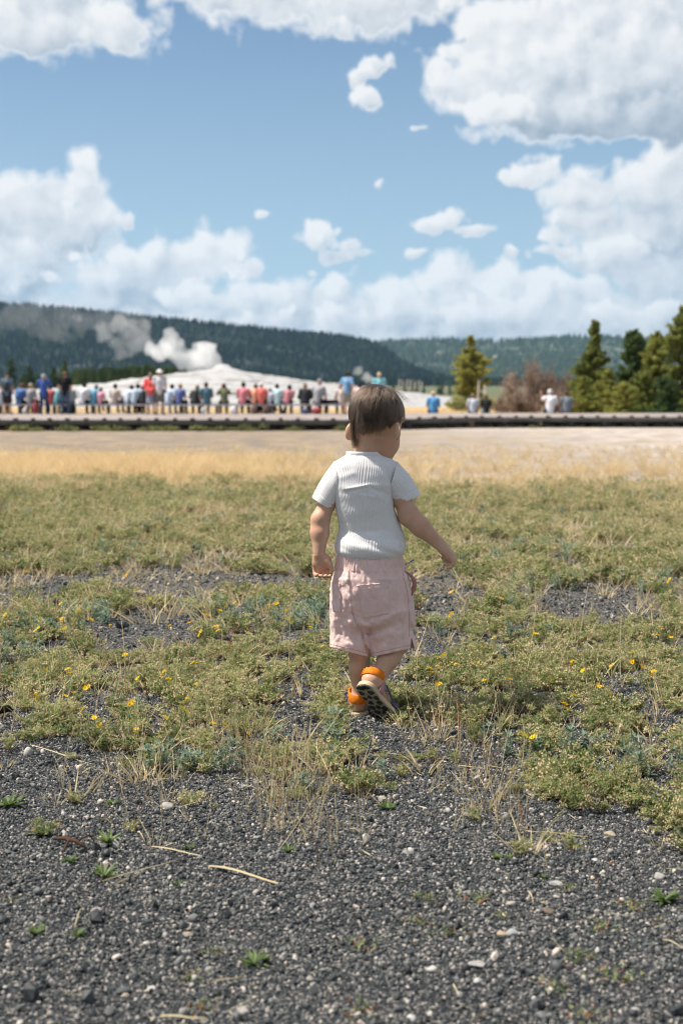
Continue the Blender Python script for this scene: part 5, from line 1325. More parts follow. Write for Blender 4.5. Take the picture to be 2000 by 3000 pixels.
# ---- stones one can pick out
def lumpy_stone(name, px, py, wpx, hpx, col, label, seed, group='single stones lying on the gravel'):
    g = G(px, py+hpx*0.35); d = g.y; wd = wpx*d/FPX/2; r = np.random.default_rng(seed); V, F = ico(3); V = np.array(V)
    V = V*(1+0.24*gnoise(V*1.1+seed)[:, None]+0.08*gnoise(V*2.9+seed)[:, None])
    for q in range(6):
        nv = r.normal(size=3); nv /= np.linalg.norm(nv); h = V@nv; V = V-np.clip(h-r.uniform(.55, .8), 0, None)[:, None]*nv*.85
    V = V*np.array((wd, wd*r.uniform(.7, .95), wd*min(.85, max(.38, hpx/wpx*.8)))); V = V@np.array(Matrix.Rotation(r.uniform(-.5, .5), 3, 'Z')).T
    o = obj(name, mesh(name, V, F, True), None, mat('stone_%d' % seed, tuple(q*.72 for q in col), .8, .3, (420, .5, .0015), (90, .28))); o.location = (g.x, g.y, g.z+wd*.22)
    tag(o, label, 'stone', group)
STONES = [(1787, 2440, 40, 26, (.42, .36, .27), 'smooth beige pebble at the right below the green herbs'), (1724, 2506, 34, 26, (.09, .105, .12), 'angular dark slate stone left of the beige pebble at right'), (1740, 2517, 20, 12, (.55, .53, .50), 'small white pebble touching the dark slate stone'),
    (492, 2356, 44, 38, (.44, .41, .37), 'pale flat stone standing on edge among dry stalks at left'), (1364, 2381, 28, 32, (.36, .33, .30), 'pale upright pebble below the gravel patch right of the feet'), (1168, 2471, 36, 26, (.13, .125, .12), 'dull brown grey stone beside the grass tuft at centre'), (1110, 2540, 28, 26, (.14, .16, .18), 'blue grey stone left of centre in the lower gravel'),
    (1499, 2643, 38, 26, (.46, .42, .36), 'cream pebble right of the orange tinged weeds'), (1603, 2664, 42, 26, (.20, .15, .125), 'brown stone right of the cream pebble'), (1503, 2728, 46, 44, (.36, .36, .36), 'pale grey pointed stone, tallest in the lower right gravel'), (1470, 2733, 34, 22, (.44, .34, .24), 'tan pebble touching the pale pointed stone'),
    (1630, 2587, 48, 22, (.38, .38, .375), 'long pale flat stone in front of a small rusty leaf'), (1928, 2563, 44, 26, (.42, .40, .37), 'pale stone at the right edge above the green weeds'), (444, 2893, 30, 26, (.62, .60, .57), 'bright white pebble at the bottom left'), (368, 2913, 28, 28, (.40, .34, .26), 'sandy pebble left below the bright white pebble'),
    (362, 2898, 46, 34, (.10, .105, .11), 'dark round stone behind the sandy pebble at bottom left'), (565, 2681, 40, 44, (.20, .20, .195), 'round grey stone standing alone left of centre'), (552, 2733, 38, 28, (.34, .28, .24), 'pinkish stone just below the round grey stone'), (280, 2664, 48, 34, (.30, .27, .25), 'lumpy pale brown stone at lower left'),
    (717, 2952, 58, 40, (.36, .34, .31), 'large pale stone near the bottom left of centre'), (1264, 2833, 42, 28, (.50, .49, .47), 'white flat pebble in the bottom centre gravel'), (1398, 2868, 30, 24, (.58, .56, .53), 'small bright white pebble right of the bottom centre'), (1396, 2823, 56, 26, (.36, .345, .33), 'broad grey stone behind the small bright white pebble'),
    (1860, 2955, 36, 26, (.55, .52, .48), 'whitish pebble near the bottom right corner'), (1202, 2976, 36, 34, (.58, .56, .54), 'whitish round pebble at the bottom edge'), (1172, 2672, 38, 30, (.20, .195, .19), 'grey stone left of the orange tinged weeds'), (415, 1735, 44, 24, (.30, .24, .21), 'reddish brown stone on the bare patch at left', ), (1480, 1530, 60, 16, (.30, .27, .25), 'flat stone half hidden in the herbs behind the right hand')]
for k, (px, py, w_, h_, c, lb) in enumerate(STONES): lumpy_stone('stone', px, py, w_, h_, c, lb, 40+k)
def build_bark():
    for px, py, wpx, lb in ((95, 1868, 64, 'dark charred bit of bark in the herbs at left'), (10, 2095, 60, 'dark charred bit of bark at the left edge by the gravel')):
        g = G(px, py+8); b = MB(); L = wpx*g.y/FPX; b.tube([(-L/2, 0, .012), (-L*.1, .006, .02), (L*.25, -.004, .024), (L/2, .004, .016)], [L*.13, L*.2, L*.19, L*.07], 7)
        o = b.obj('bark_piece', mat('charred_bark', (.022, .017, .014), .9, .2, (60, .8, .006), (20, .5)), None, True); o.location = g; o.rotation_euler = (0, 0, R(28)); tag(o, lb, 'bark')
build_bark()

# ---- single weeds on the gravel
def weed_mesh(k, red):
    b = PB(); random.seed(900+k)
    n = 26 if not red else 44
    for i in range(n):
        a = U_(0, 6.283)
        if not red: b.leaf((0, 0, .003), (math.cos(a), math.sin(a), U_(.15, 1.3)), (0, 0, 1), U_(.014, .032), U_(.004, .008), FRESH)
        else:
            q = Vector((math.cos(a), math.sin(a), 0))*U_(0, .035)+Vector((0, 0, U_(.002, .012))); b.leaf(q, (U_(-1, 1), U_(-1, 1), U_(.1, 1)), (0, 0, 1), U_(.008, .016), U_(.002, .004), random.choice([FRESH, LEAF, LEAF, RUST]))
    return b.done('weed')
weed_green = [weed_mesh(k, False) for k in range(5)]; weed_red = [weed_mesh(20+k, True) for k in range(5)]
WEEDS = [  # x, y, width in pixels, creeping kind, where
    (30, 2362, 110, 0, 'at the left edge under dry stalks'), (125, 2448, 84, 0, 'above the red root at left'), (305, 2570, 96, 0, 'with straw lying across it, at lower left'), (520, 2594, 50, 0, 'standing alone left of centre'), (556, 2488, 50, 0, 'beside the long dry leaf left of centre'), (205, 2525, 66, 0, 'just below the red root'), (318, 2470, 96, 0, 'right of the red root'), (845, 2495, 58, 0, 'in the gravel left of the centre tuft'),
    (330, 2358, 60, 0, 'behind the flat pale stone at left'), (1135, 2372, 70, 0, 'with broad bright leaves at centre'), (800, 2340, 56, 0, 'among the dry stalks at centre left'), (1457, 2514, 44, 0, 'with upright leaves, right of centre'), (1490, 2512, 34, 0, 'next to the upright-leaved weed right of centre'), (1590, 2572, 44, 0, 'left of the long pale flat stone'), (1630, 2392, 26, 0, 'small single leaf in the right gravel'), (1440, 2370, 36, 0, 'in the gravel right of the bright-leaved weed'),
    (110, 2735, 70, 0, 'at the left below the lumpy stone'), (228, 2742, 60, 0, 'right of the low left weed'), (30, 2640, 56, 1, 'at the left edge beside the straw'), (1250, 2640, 110, 1, 'with orange tips, largest in the lower centre'), (1395, 2642, 120, 1, 'right of the largest orange-tipped mat'), (1225, 2705, 100, 1, 'orange tipped, below the largest mat'), (1320, 2738, 110, 1, 'right below the orange-tipped mats'), (1055, 2775, 110, 1, 'at the left of the orange-tipped group'),
    (1465, 2688, 70, 1, 'small, between the mats and the brown stone'), (1662, 2606, 80, 1, 'with a rusty dead leaf, right of centre'), (1850, 2660, 110, 1, 'on the right beside the pale stones'), (1945, 2640, 110, 0, 'of upright blades at the right edge'), (1760, 2722, 110, 1, 'low and flat in the right gravel'), (1690, 2812, 130, 1, 'at lower right with rusty tips'), (1800, 2872, 170, 1, 'largest at lower right'), (1620, 2900, 130, 1, 'at the bottom right of centre'),
    (1720, 2985, 130, 1, 'cut by the bottom edge at right'), (1050, 2968, 130, 1, 'cut by the bottom edge at centre'), (620, 2795, 90, 1, 'reddish, left of bottom centre'), (745, 2825, 110, 0, 'dark green at bottom centre left'), (560, 2870, 110, 1, 'reddish, near the bottom left of centre'), (590, 2960, 110, 1, 'cut by the bottom edge at left'), (1925, 2700, 60, 1, 'tiny at the right edge')]
for k, (px, py, w_, red, where) in enumerate(WEEDS):
    g = G(px, py); base = .055 if not red else .08; s = w_*g.y/FPX/base
    o = obj('weed', (weed_red if red else weed_green)[k % 5]); o.location = (g.x, g.y, g.z-.001); o.scale = (s*1.25, s*1.25, s*.9); o.rotation_euler = (0, 0, k*2.4)
    tag(o, ('low creeping weed ' if red else 'small green weed ')+where, 'weed', 'weeds growing in the gravel')
# dry leaves of grass lying on the gravel
STRAWS = [((612, 2548), (700, 2560), (815, 2597), 'long pale dry grass leaf lying left of centre', .010), ((300, 2592), (420, 2562), (540, 2518), 'long dry straw lying across the lower left weed', .005), ((335, 2604), (370, 2590), (410, 2568), 'short straw beside the lower left weed', .006), ((445, 2490), (510, 2502), (598, 2515), 'dry straw with a dark end above the long pale leaf', .006),
          ((1545, 2446), (1640, 2452), (1722, 2458), 'thin straight straw lying in the right gravel', .004), ((90, 2190), (180, 2220), (255, 2240), 'dry grass ear lying on the gravel at far left', .005), ((240, 2670), (226, 2700), (218, 2730), 'short straw leaning on the low left weed', .006), ((1545, 2620), (1560, 2640), (1562, 2655), 'short straw by the cream pebble', .004), ((620, 2890), (660, 2885), (715, 2868), 'bent dry straw near the bottom left', .005), ((470, 2990), (530, 2996), (600, 2992), 'thick dry straw cut by the bottom edge', .008), ((1940, 2765), (1970, 2772), (2000, 2785), 'straw at the right edge', .004)]
for a, b_, c, lb, wd in STRAWS:
    q = [G(*t) for t in (a, b_, c)]; lift = Vector((0, 0, .006)); n = 9; V = []; F = []
    for i in range(n):
        t = i/(n-1); p_ = (1-t)**2*q[0]+2*t*(1-t)*q[1]+t*t*q[2]+lift+Vector((0, 0, .002*math.sin(t*5))); w_ = wd*.42*(.35+.65*math.sin(math.pi*min(1, .15+t*.8)))*.5; sd = (q[2]-q[0]).cross(Vector((0, 0, 1))).normalized()
        V += [p_-sd*w_, p_+Vector((0, 0, wd*.25)), p_+sd*w_]
        if i: F += [(3*i-3, 3*i-2, 3*i+1, 3*i), (3*i-2, 3*i-1, 3*i+2, 3*i+1)]
    o = obj('straw', mesh('straw', V, F), None, straw_mat); tag(o, lb, 'straw', 'single straws lying on the gravel')
def build_root():
    pts = [G(x, y)+Vector((0, 0, h)) for x, y, h in ((165, 2465, .006), (195, 2478, .014), (225, 2490, .016), (255, 2498, .008))]; b = MB(); b.tube(pts, [.003, .0045, .004, .002], 7)
    b.tube([pts[1], pts[1]+Vector((.01, -.03, .006)), G(175, 2520)], [.0025, .002, .001], 6); b.tube([pts[2], pts[2]+Vector((.02, .02, .006)), G(275, 2462)], [.0022, .0018, .001], 6)
    tag(b.obj('root', mat('red_root', (.055, .028, .018), .85, .2, (120, .6, .003), (60, .4)), None, True), 'reddish brown dead root lying on the gravel at left', 'root')
build_root()
# yellow flowers above the herbs
def flower_mesh(k):
    b = PB(); random.seed(1000+k); L = .075
    b.tube([(0, 0, 0), (.003, .002, L*.5), (0, 0, L)], [.0011, .001, .0009], 3, GREY)
    for h in range(random.choice([1, 2, 3])):
        c = Vector((U_(-.012, .012), U_(-.012, .012), L+U_(-.012, .006))) if h else Vector((0, 0, L)); t = Vector((U_(-.5, .5), U_(-.9, .2), 1)).normalized(); e1 = t.orthogonal().normalized(); e2 = t.cross(e1)
        for i in range(9):
            a = 6.283*i/9+U_(-.2, .2); b.leaf(c, e1*math.cos(a)+e2*math.sin(a)+t*.25, t, U_(.009, .013), .0048, YELLOW, .1)
        b.bud(c+t*.001, .0035, YELLOW)
    for i in range(4): b.leaf((0, 0, L*U_(.1, .7)), (U_(-1, 1), U_(-1, 1), .5), (0, 0, 1), .016, .004, GREY)
    return b.done('yellow_flower')
def build_flowers():
    fl = [flower_mesh(k) for k in range(6)]; random.seed(5); r = np.random.default_rng(77)
    pts = [(555, 2083), (490, 2090), (395, 2125), (310, 2105), (285, 2110), (635, 2110), (655, 2105), (715, 2120), (93, 2045), (245, 2022), (215, 2015), (190, 2022), (250, 2058), (550, 2030), (545, 2028), (380, 2075), (575, 1986), (565, 1955), (480, 1975), (140, 1975), (215, 1970), (400, 1985), (375, 1930),
           (455, 1745), (390, 1735), (540, 1748), (570, 1700), (385, 1680), (75, 1680), (110, 1678), (120, 1800), (170, 1780), (190, 1825), (185, 1843), (235, 1800), (270, 1818), (100, 1843), (15, 1810), (330, 1827), (610, 1805), (620, 1845), (640, 1850), (605, 1848), (650, 1765), (780, 1760), (790, 1775), (645, 1800), (690, 1770), (850, 1820), (910, 1815), (905, 1825), (835, 1785), (560, 1820), (935, 1880), (730, 1850), (505, 1840), (500, 1990),
           (1302, 1740), (1335, 1750), (1467, 1743), (1305, 1820), (1310, 1925), (1280, 1932), (1275, 1920), (1325, 1922), (1340, 1930), (1405, 1925), (1370, 1925), (1252, 1970), (1270, 1990), (1450, 1855), (1570, 1870), (1610, 1965), (1465, 1925), (1685, 1928), (1715, 1960), (1735, 1955), (1745, 2012), (1770, 2018), (1690, 2030), (1635, 2068), (1560, 2172), (1540, 2165), (1930, 1845), (1920, 1840), (1935, 1850), (1910, 1965), (1880, 1965), (1860, 1900), (1980, 1870), (1320, 1790), (1290, 1810), (1430, 1720), (1795, 1940), (1500, 1980), (1420, 1990), (1970, 1700), (1850, 1950)]
    for k, (px, py) in enumerate(pts):
        g = G(px, py); 
        for _ in range(3): g = G(px, py+.070*FPX/g.y)
        s = r.uniform(.60, .95); o = obj('yellow_flower', fl[k % 6]); o.location = (g.x, g.y, g.z-.003); o.scale = (s*.85, s*.85, s*1.25); o.rotation_euler = (r.normal()*.12, r.normal()*.12, r.uniform(0, 6.28))
        tag(o, 'small yellow wildflower standing in the green herbs', 'flower', 'yellow wildflowers in the herbs')
build_flowers()
# ================================================================== trees, bushes and steam
needle_mats = [plantmat('pine_needles', [(0.15, 0.20, 0.06), (0.29, 0.33, 0.09), (0.44, 0.44, 0.13), (0.56, 0.51, 0.18)], 0.7, 0.6), plantmat('spruce_needles', [(0.07, 0.125, 0.05), (0.14, 0.205, 0.08), (0.24, 0.30, 0.12)], 0.7, 0.52), plantmat('brown_needles', [(0.12, 0.088, 0.072), (0.22, 0.155, 0.12), (0.34, 0.26, 0.215)], 0.8, 0.3), plantmat('bush_leaves', [(0.10, 0.12, 0.04), (0.19, 0.205, 0.07), (0.30, 0.30, 0.12)], 0.7, 0.35), plantmat('pale_dead_wood', [(0.30, 0.27, 0.24), (0.45, 0.42, 0.38)], 0.85, 0.0)]
bark_mat = mat('pine_bark', (0.10, 0.078, 0.062), 0.95, 0.1, (12, 0.8, 0.02), (4, 0.4)); snag_mat = mat('bleached_wood', (0.42, 0.37, 0.32), 0.9, 0.1, (8, 0.6, 0.02), (3, 0.3))
def conifer(seed, H, Rb, mi, dens=1.0, top=0.0, gaps=0.3):
    """trunk with limbs and a crown of needle sprays; returns (trunk mesh, crown mesh)"""
    r = np.random.default_rng(seed); T = MB(); lean = r.normal(size=2)*0.02*H
    def axis(z): return np.array((lean[0]*(z/H)**2, lean[1]*(z/H)**2, z))
    T.tube([axis(z) for z in np.linspace(-0.1, H*0.98, 7)], list(np.linspace(0.030*H**0.8, 0.004*H, 7)), 7)
    V = []; F = []
    nw = int(15*dens+H*3.0); z0 = H*0.05
    for w in range(nw):
        t = (w+r.uniform(-.3, .3))/nw; t = min(max(t, 0), 1); z = z0+(H-z0)*t; L0 = Rb*1.25*(1-t)**0.62*(0.75+0.25*math.sin(t*9+seed))+0.05*H*(1-t)+0.03
        for b in range(r.integers(4, 7)):
            if r.random() < gaps*(0.4+0.6*(1-t)): continue
            a = r.uniform(0, 6.283); L = L0*r.uniform(.55, 1.15); o = axis(z); d = np.array((math.cos(a), math.sin(a), 0.10+0.75*t+r.normal()*.12)); d /= np.linalg.norm(d)
            sag = -0.10*L*(1-t)
            if L > 0.25: T.tube([o, o+d*L*.5+np.array((0, 0, sag*.4)), o+d*L*.95+np.array((0, 0, sag))], [0.012*H**.5*(1-t*.7), 0.008*H**.5*(1-t*.7), 0.003*H**.5], 4)
            m = max(5, int(26*dens*L/ max(Rb, .4)+5))
            # sprays: three crossed narrow needle fans each
            s = r.uniform(.25, 1.05, (m, 1)); c = o+d*L*s+np.array((0, 0, sag))*s+r.normal(size=(m, 3))*0.055*(0.4+L)*np.array((1, 1, .6))
            ln = H*0.030*r.uniform(.6, 1.3, (m, 1))+0.03; dd = d+r.normal(size=(m, 3))*.65+np.array((0, 0, .35)); dd /= np.linalg.norm(dd, axis=1)[:, None]
            for q in range(3):
                e = np.cross(dd, r.normal(size=(m, 3))); e /= np.linalg.norm(e, axis=1)[:, None]+1e-9; wd = ln*.42
                V.append(np.stack([c-dd*ln*.3, c+e*wd, c+dd*ln, c-e*wd], 1).reshape(-1, 3))
    V = np.concatenate(V); F = np.arange(len(V)).reshape(-1, 4)
    me = mesh('crown', np.array(V), np.array(F)); me.materials.append(needle_mats[mi])
    tm = T.mesh('trunk', True); tm.materials.append(bark_mat)
    return tm, me
def plant_tree(name, meshes, loc, rz_, sc, label, cat, group):
    r = empty(name, loc, rz_); r.scale = (sc[0], sc[0], sc[1]) if isinstance(sc, tuple) else (sc,)*3
    for nm, me in zip(('trunk', 'crown'), meshes): obj(nm, me, r, None, True)
    tag(r, label, cat, group)
def ground_at(px, Y): x = (px-1000)/FPX*Y; return (x, Y, gz1(x, Y)-0.03)
def build_trees():
    # right-hand pines: picture x, top y, distance, crown radius
    young = [(1378, 985, 96, 1.45, 0, 'bushy young pine standing alone beside the brown dead trees'), (1733, 945, 74, 1.0, 0, 'slim tall pine with a thin leader right of the dead trees'), (1838, 972, 72, 1.15, 1, 'dark green pine second from the slim tall one'), (1868, 985, 76, 1.05, 1, 'dark pine close behind the second pine'), (1915, 975, 70, 1.05, 0, 'yellow green pine near the right edge'), (1996, 897, 68, 1.35, 0, 'tallest pine cut by the right edge'), (2060, 930, 72, 1.1, 1, 'pine just beyond the right edge'), (1775, 1085, 68, 1.0, 0, 'low bushy pine in front of the slim tall pine'), (1705, 1105, 66, .8, 0, 'small light green pine behind the man in grey blue'), (1880, 1090, 66, 1.1, 0, 'low dense pine in front of the dark green ones'), (1950, 1110, 64, 1.0, 1, 'low dark pine at the right edge by the boardwalk'), (1820, 1120, 64, .9, 0, 'smallest yellow green pine by the boardwalk'), (1665, 1150, 63, .45, 0, 'tiny pine sapling right of the man in grey blue')]
    for k, (px, py, Y, Rb, mi, lb) in enumerate(young):
        g = ground_at(px, Y); H = P(px, py, Y).z-g[2]
        plant_tree('pine_tree', conifer(60+k, H, Rb, mi, 1.7, gaps=.12 if Rb < 1.1 else .2), g, k, 1.0, lb, 'tree', 'young pines right of the boardwalk')
    # green bush and pale snag beside the lone pine
    def bush(seed, Rx, Rz, mi, n=900):
        r = np.random.default_rng(seed); V = []; F = []; T = MB()
        for i in range(9): a = r.uniform(0, 6.28); e = np.array((math.cos(a)*Rx*.7, math.sin(a)*Rx*.7, Rz*r.uniform(.5, 1))); T.tube([(0, 0, -.05), e*.5+r.normal(size=3)*.05, e], [.035, .02, .008], 5)
        cl = [np.array((r.normal()*.45*Rx, r.normal()*.45*Rx, Rz*r.uniform(.15, .9))) for _ in range(13)]
        c = np.array(cl)[r.integers(0, 13, n)]+r.normal(size=(n, 3))*np.array((.2*Rx, .2*Rx, .17*Rz)); c[:, 2] = np.abs(c[:, 2]); d = r.normal(size=(n, 3))+np.array((0, 0, .5)); d /= np.linalg.norm(d, axis=1)[:, None]
        e = np.cross(d, r.normal(size=(n, 3))); e /= np.linalg.norm(e, axis=1)[:, None]; L = .10*r.uniform(.6, 1.4, (n, 1))*Rx**.5
        V = np.stack([c-d*L*.3, c+e*L*.4, c+d*L, c-e*L*.4], 1).reshape(-1, 3); F = np.arange(4*n).reshape(-1, 4)
        me = mesh('crown', np.array(V), np.array(F)); me.materials.append(needle_mats[mi]); tm = T.mesh('stem', True); tm.materials.append(bark_mat if mi != 2 else snag_mat); return tm, me
    def plant_bush(name, px, Y, Rx, Rz, mi, lb, grp, seed, n=900):
        g = ground_at(px, Y); r = empty(name, g, seed)
        for nm, me in zip(('stem', 'crown'), bush(seed, Rx, Rz, mi, n)): obj(nm, me, r, None, True)
        tag(r, lb, 'bush', grp)
    plant_bush('bush', 1345, 90, .85, .95, 3, 'rounded light green bush left of the lone pine', 'bushes behind the boardwalk', 5, 1400); plant_bush('bush', 1430, 94, .7, 1.0, 0, 'small green bush hugging the right side of the lone pine', 'bushes behind the boardwalk', 6, 1000)
    dead = [(1500, 84, .95, 1.5, 'rust brown dead pine top at the left of the heap'), (1555, 82, .85, 1.95, 'tall rust brown dead pine in the middle of the heap'), (1600, 84, .8, 1.7, 'brown dead pine right of the middle of the heap'), (1655, 80, .75, 1.35, 'grey brown dead pine at the right end of the heap'), (1530, 78, .75, .85, 'low grey dead branches at the front of the heap'), (1475, 80, .6, .7, 'small brown dead branches at the left end of the heap'), (1625, 77, .7, .9, 'low dark dead branches behind the man in white')]
    for k, (px, Y, Rx, Rz, lb) in enumerate(dead): plant_bush('dead_tree', px, Y, Rx*1.1, Rz*1.45, 2, lb, 'heap of dead brown pines', 20+k, 3000)
    for px, y0, x1, y1, Y, lb in ((1392, 1165, 1402, 1112, 84, 'pale bare snag leaning beside the lone pine'), (1420, 1160, 1418, 1128, 82, 'short pale bare snag right of the leaning one')):
        a, b = P(px, y0, Y), P(x1, y1, Y); a.z = gz1(a.x, Y); t = MB(); m_ = (a+b)/2+Vector((.06, 0, 0)); t.tube([a, m_, b], [.10, .07, .02], 6)
        for q in range(5): f = .35+.13*q; c = a+(b-a)*f; t.tube([c, c+Vector((random.uniform(-.4, .4), 0, .2))], [.025, .008], 4)
        tag(t.obj('snag', snag_mat, None, True), lb, 'snag')
    for px, Y, L, lb in ((1440, 76, 1.2, 'pale log lying behind the woman with long brown hair'), (1455, 66, .7, 'short pale log on the grass behind the boardwalk')):
        g = Vector(ground_at(px, Y)); t = MB(); t.tube([g+Vector((-L/2, 0, .12)), g+Vector((0, .05, .15)), g+Vector((L/2, 0, .12))], [.10, .12, .09], 7); tag(t.obj('log', snag_mat, None, True), lb, 'log')
    def rock(px, Y, w_, h_, lb, k):
        g = ground_at(px, Y); V, F = ico(3); V = np.array(V); V = V*(1+.2*gnoise(V*1.2+k)[:, None]+.07*gnoise(V*3+k)[:, None])*np.array((w_, w_*.8, h_))
        o = obj('rock', mesh('rock', V, F, True), None, mat('pale_rock_%d' % k, (.44, .37, .31), .9, .1, (6, .7, .05), (2, .25))); o.location = (g[0], g[1], g[2]+h_*.4); tag(o, lb, 'rock', 'pale rocks at the right edge')
    rock(1990, 77, .55, 1.5, 'pale rock showing between the pines at the right edge', 1); rock(1965, 76, .40, .9, 'smaller pale rock left of the right edge one', 2)
    # conifers left behind the crowd
    protos = [conifer(90+k, 6.0, 1.15, 1, .9, gaps=.1) for k in range(3)]
    left = [(36, 1048, 250, .8, 'tall dark conifer, leftmost behind the crowd'), (92, 1070, 255, .95, 'conifer right of the leftmost one behind the crowd'), (70, 1092, 262, .9, 'short conifer between the two leftmost ones'), (165, 1074, 250, .9, 'conifer behind the man in black'), (193, 1056, 246, .9, 'tallest conifer behind the man in black'), (118, 1095, 262, 1., 'short conifer left of the pair behind the man in black'), (222, 1084, 252, 1.1, 'broad conifer right of the pair behind the man in black'), (-30, 1078, 255, .9, 'conifer just beyond the left edge')]
    for k, (px, py, Y, wd, lb) in enumerate(left):
        g = ground_at(px, Y); H = P(px, py, Y).z-g[2]; plant_tree('conifer', protos[k % 3], g, k*1.3, (H/6*wd*1.15, H/6), lb, 'tree', 'conifers behind the crowd at left')
    # the wood edge behind the mound reads as one mass, and a fringe below the hills
    r = np.random.default_rng(9); pts = []; sc = []; wood = []
    cr = [p_[1] for p_ in protos]
    for i in range(150):
        px = r.uniform(215, 560); Y = r.uniform(225, 300); x = (px-1000)/FPX*Y; topy = np.interp(px, [215, 280, 350, 430, 500, 560], [1090, 1083, 1082, 1074, 1078, 1086])+r.normal()*5; z = gz1(x, Y)-.1; H = P(px, topy, Y).z-z; pts.append((x, Y, z)); sc.append((H/6*1.15, H/6*1.15, H/6)); wood.append(r.integers(3))
    for i in range(70):
        px = r.uniform(690, 1330); Y = r.uniform(330, 420); x = (px-1000)/FPX*Y; H = r.uniform(1.5, 3.4); pts.append((x, Y, gz1(x, Y)-.1)); sc.append((H/6, H/6, H/6)); wood.append(r.integers(3))
    n = len(pts); scatter('woodland', pts, np.stack([np.zeros(n), np.zeros(n), r.uniform(0, 6.28, n)], 1), sc, wood, cr, 'belt of conifers behind the white mound below the hills', 'woodland')
    # pale bare trunks of drowned trees under the right end of the ridge
    for k, px in enumerate((1168, 1180, 1191, 1203, 1214, 1226, 1236, 1300)):
        Y = 300+k*3; g = Vector(ground_at(px, Y)); b = P(px+random.uniform(-2, 2), 1112+random.uniform(-4, 12) if px < 1290 else 1135, Y); t = MB(); t.tube([g, (g+b)/2, b], [.22, .17, .06], 5)
        for q in range(4): c = g+(b-g)*(.4+.14*q); t.tube([c, c+Vector((random.uniform(-1, 1), 0, .5))], [.06, .02], 3)
        tag(t.obj('bare_trunk', snag_mat, None, True), 'pale bare tree trunk, %s from the left in the row below the ridge' % ['first', 'second', 'third', 'fourth', 'fifth', 'sixth', 'seventh', 'last and lone'][k], 'trunk', 'pale bare trunks below the ridge')
    # shrubs along the foot of the boardwalk
    for k, (px, w_) in enumerate(((62, 1.0), (100, .7), (205, .95), (300, .8), (345, .9), (440, .9), (500, .8), (590, .9), (640, .8), (722, 1.1), (860, .8), (1000, .75), (1240, .45), (1560, .4))):
        Y = 49.3 if px < 1100 else 52.6; plant_bush('low_shrub', px, Y, .42*w_, .22*w_, 3, 'low olive shrub at the foot of the boardwalk, '+('%s from the left' % ['first', 'second', 'third', 'fourth', 'fifth', 'sixth', 'seventh', 'eighth', 'ninth', 'tenth', 'eleventh', 'twelfth', 'thirteenth', 'fourteenth'][k]), 'shrubs at the foot of the boardwalk', 50+k, 380)
build_trees()
def build_steam():
    Yc = 172.0
    def vol(name, density, col=(1, 1, 1, 1)):
        m = bpy.data.materials.new(name); m.use_nodes = True; w = NT(m.node_tree); w.n.clear(); v = w.node('ShaderNodeVolumePrincipled'); v.inputs['Color'].default_value = col; v.inputs['Density'].default_value = density; v.inputs['Anisotropy'].default_value = 0.1
        o = w.node('ShaderNodeOutputMaterial'); w.put(o.inputs['Volume'], v.outputs[0]); return m
    def cloud(name, puffs, Y, dens, lb, amp, h, sq=1.0):
        c = [(np.array(P(a, b, Y+dz)), r*Y/FPX) for a, b, r, dz in puffs]
        lo = np.min([q-r*1.4 for q, r in c], 0); hi = np.max([q+r*1.4 for q, r in c], 0)
        def f(p):
            d = None
            for q, r in c: e = np.linalg.norm((p-q)*np.array((1, sq, 1)), axis=1)-r; d = e if d is None else smin(d, e, r*.35)
            s = 1/np.mean([r for _, r in c]); return d-amp*np.mean([r for _, r in c])*(fbm(p*s*.9+7, 3, .55))
        V, Q = polygonise(f, lo, hi, h, 3); o = obj(name, mesh(name, V, Q, True), None, vol(name+'_vapour', dens)); tag(o, lb, 'steam', kind='stuff')
    cloud('steam', [(590, 1052, 36, 0), (606, 1030, 30, 0), (582, 1014, 18, 1), (622, 1062, 28, 0), (560, 1068, 26, 0), (535, 1062, 22, 0), (500, 975, 17, 0), (508, 996, 20, 0), (525, 1010, 18, 0), (492, 1022, 30, 0), (465, 1038, 26, 0), (440, 1020, 20, 0), (520, 1040, 24, 0), (540, 1046, 22, 0)], Yc, .48, 'dense white puffs of steam rising from the vent', .45, .28)
    cloud('steam', [(405, 985, 34, 4), (375, 965, 32, 4), (345, 950, 30, 5), (352, 1032, 22, 4), (420, 950, 26, 4), (300, 975, 26, 5), (390, 1020, 22, 4), (430, 1000, 24, 4), (330, 1000, 20, 4)], Yc, .10, 'thinning steam drifting left of the dense puffs', .75, .35)
    cloud('steam', [(250, 950, 40, 6), (190, 925, 45, 8), (150, 960, 36, 8), (100, 930, 50, 9), (40, 920, 50, 10), (180, 975, 30, 7), (300, 930, 40, 6), (-40, 930, 50, 10), (370, 925, 34, 5)], Yc, .022, 'faint veil of steam drifting across the dark ridge', .8, .5)
    cloud('steam', [(1050, 1085, 14, 0), (1038, 1089, 9, 0)], 300, .2, 'small far steam wisp behind the man in blue', .5, .3); cloud('steam', [(1075, 1108, 16, 0), (1088, 1115, 12, 0)], 300, .25, 'low far steam puff left of the toddler\'s head', .5, .3)
build_steam()

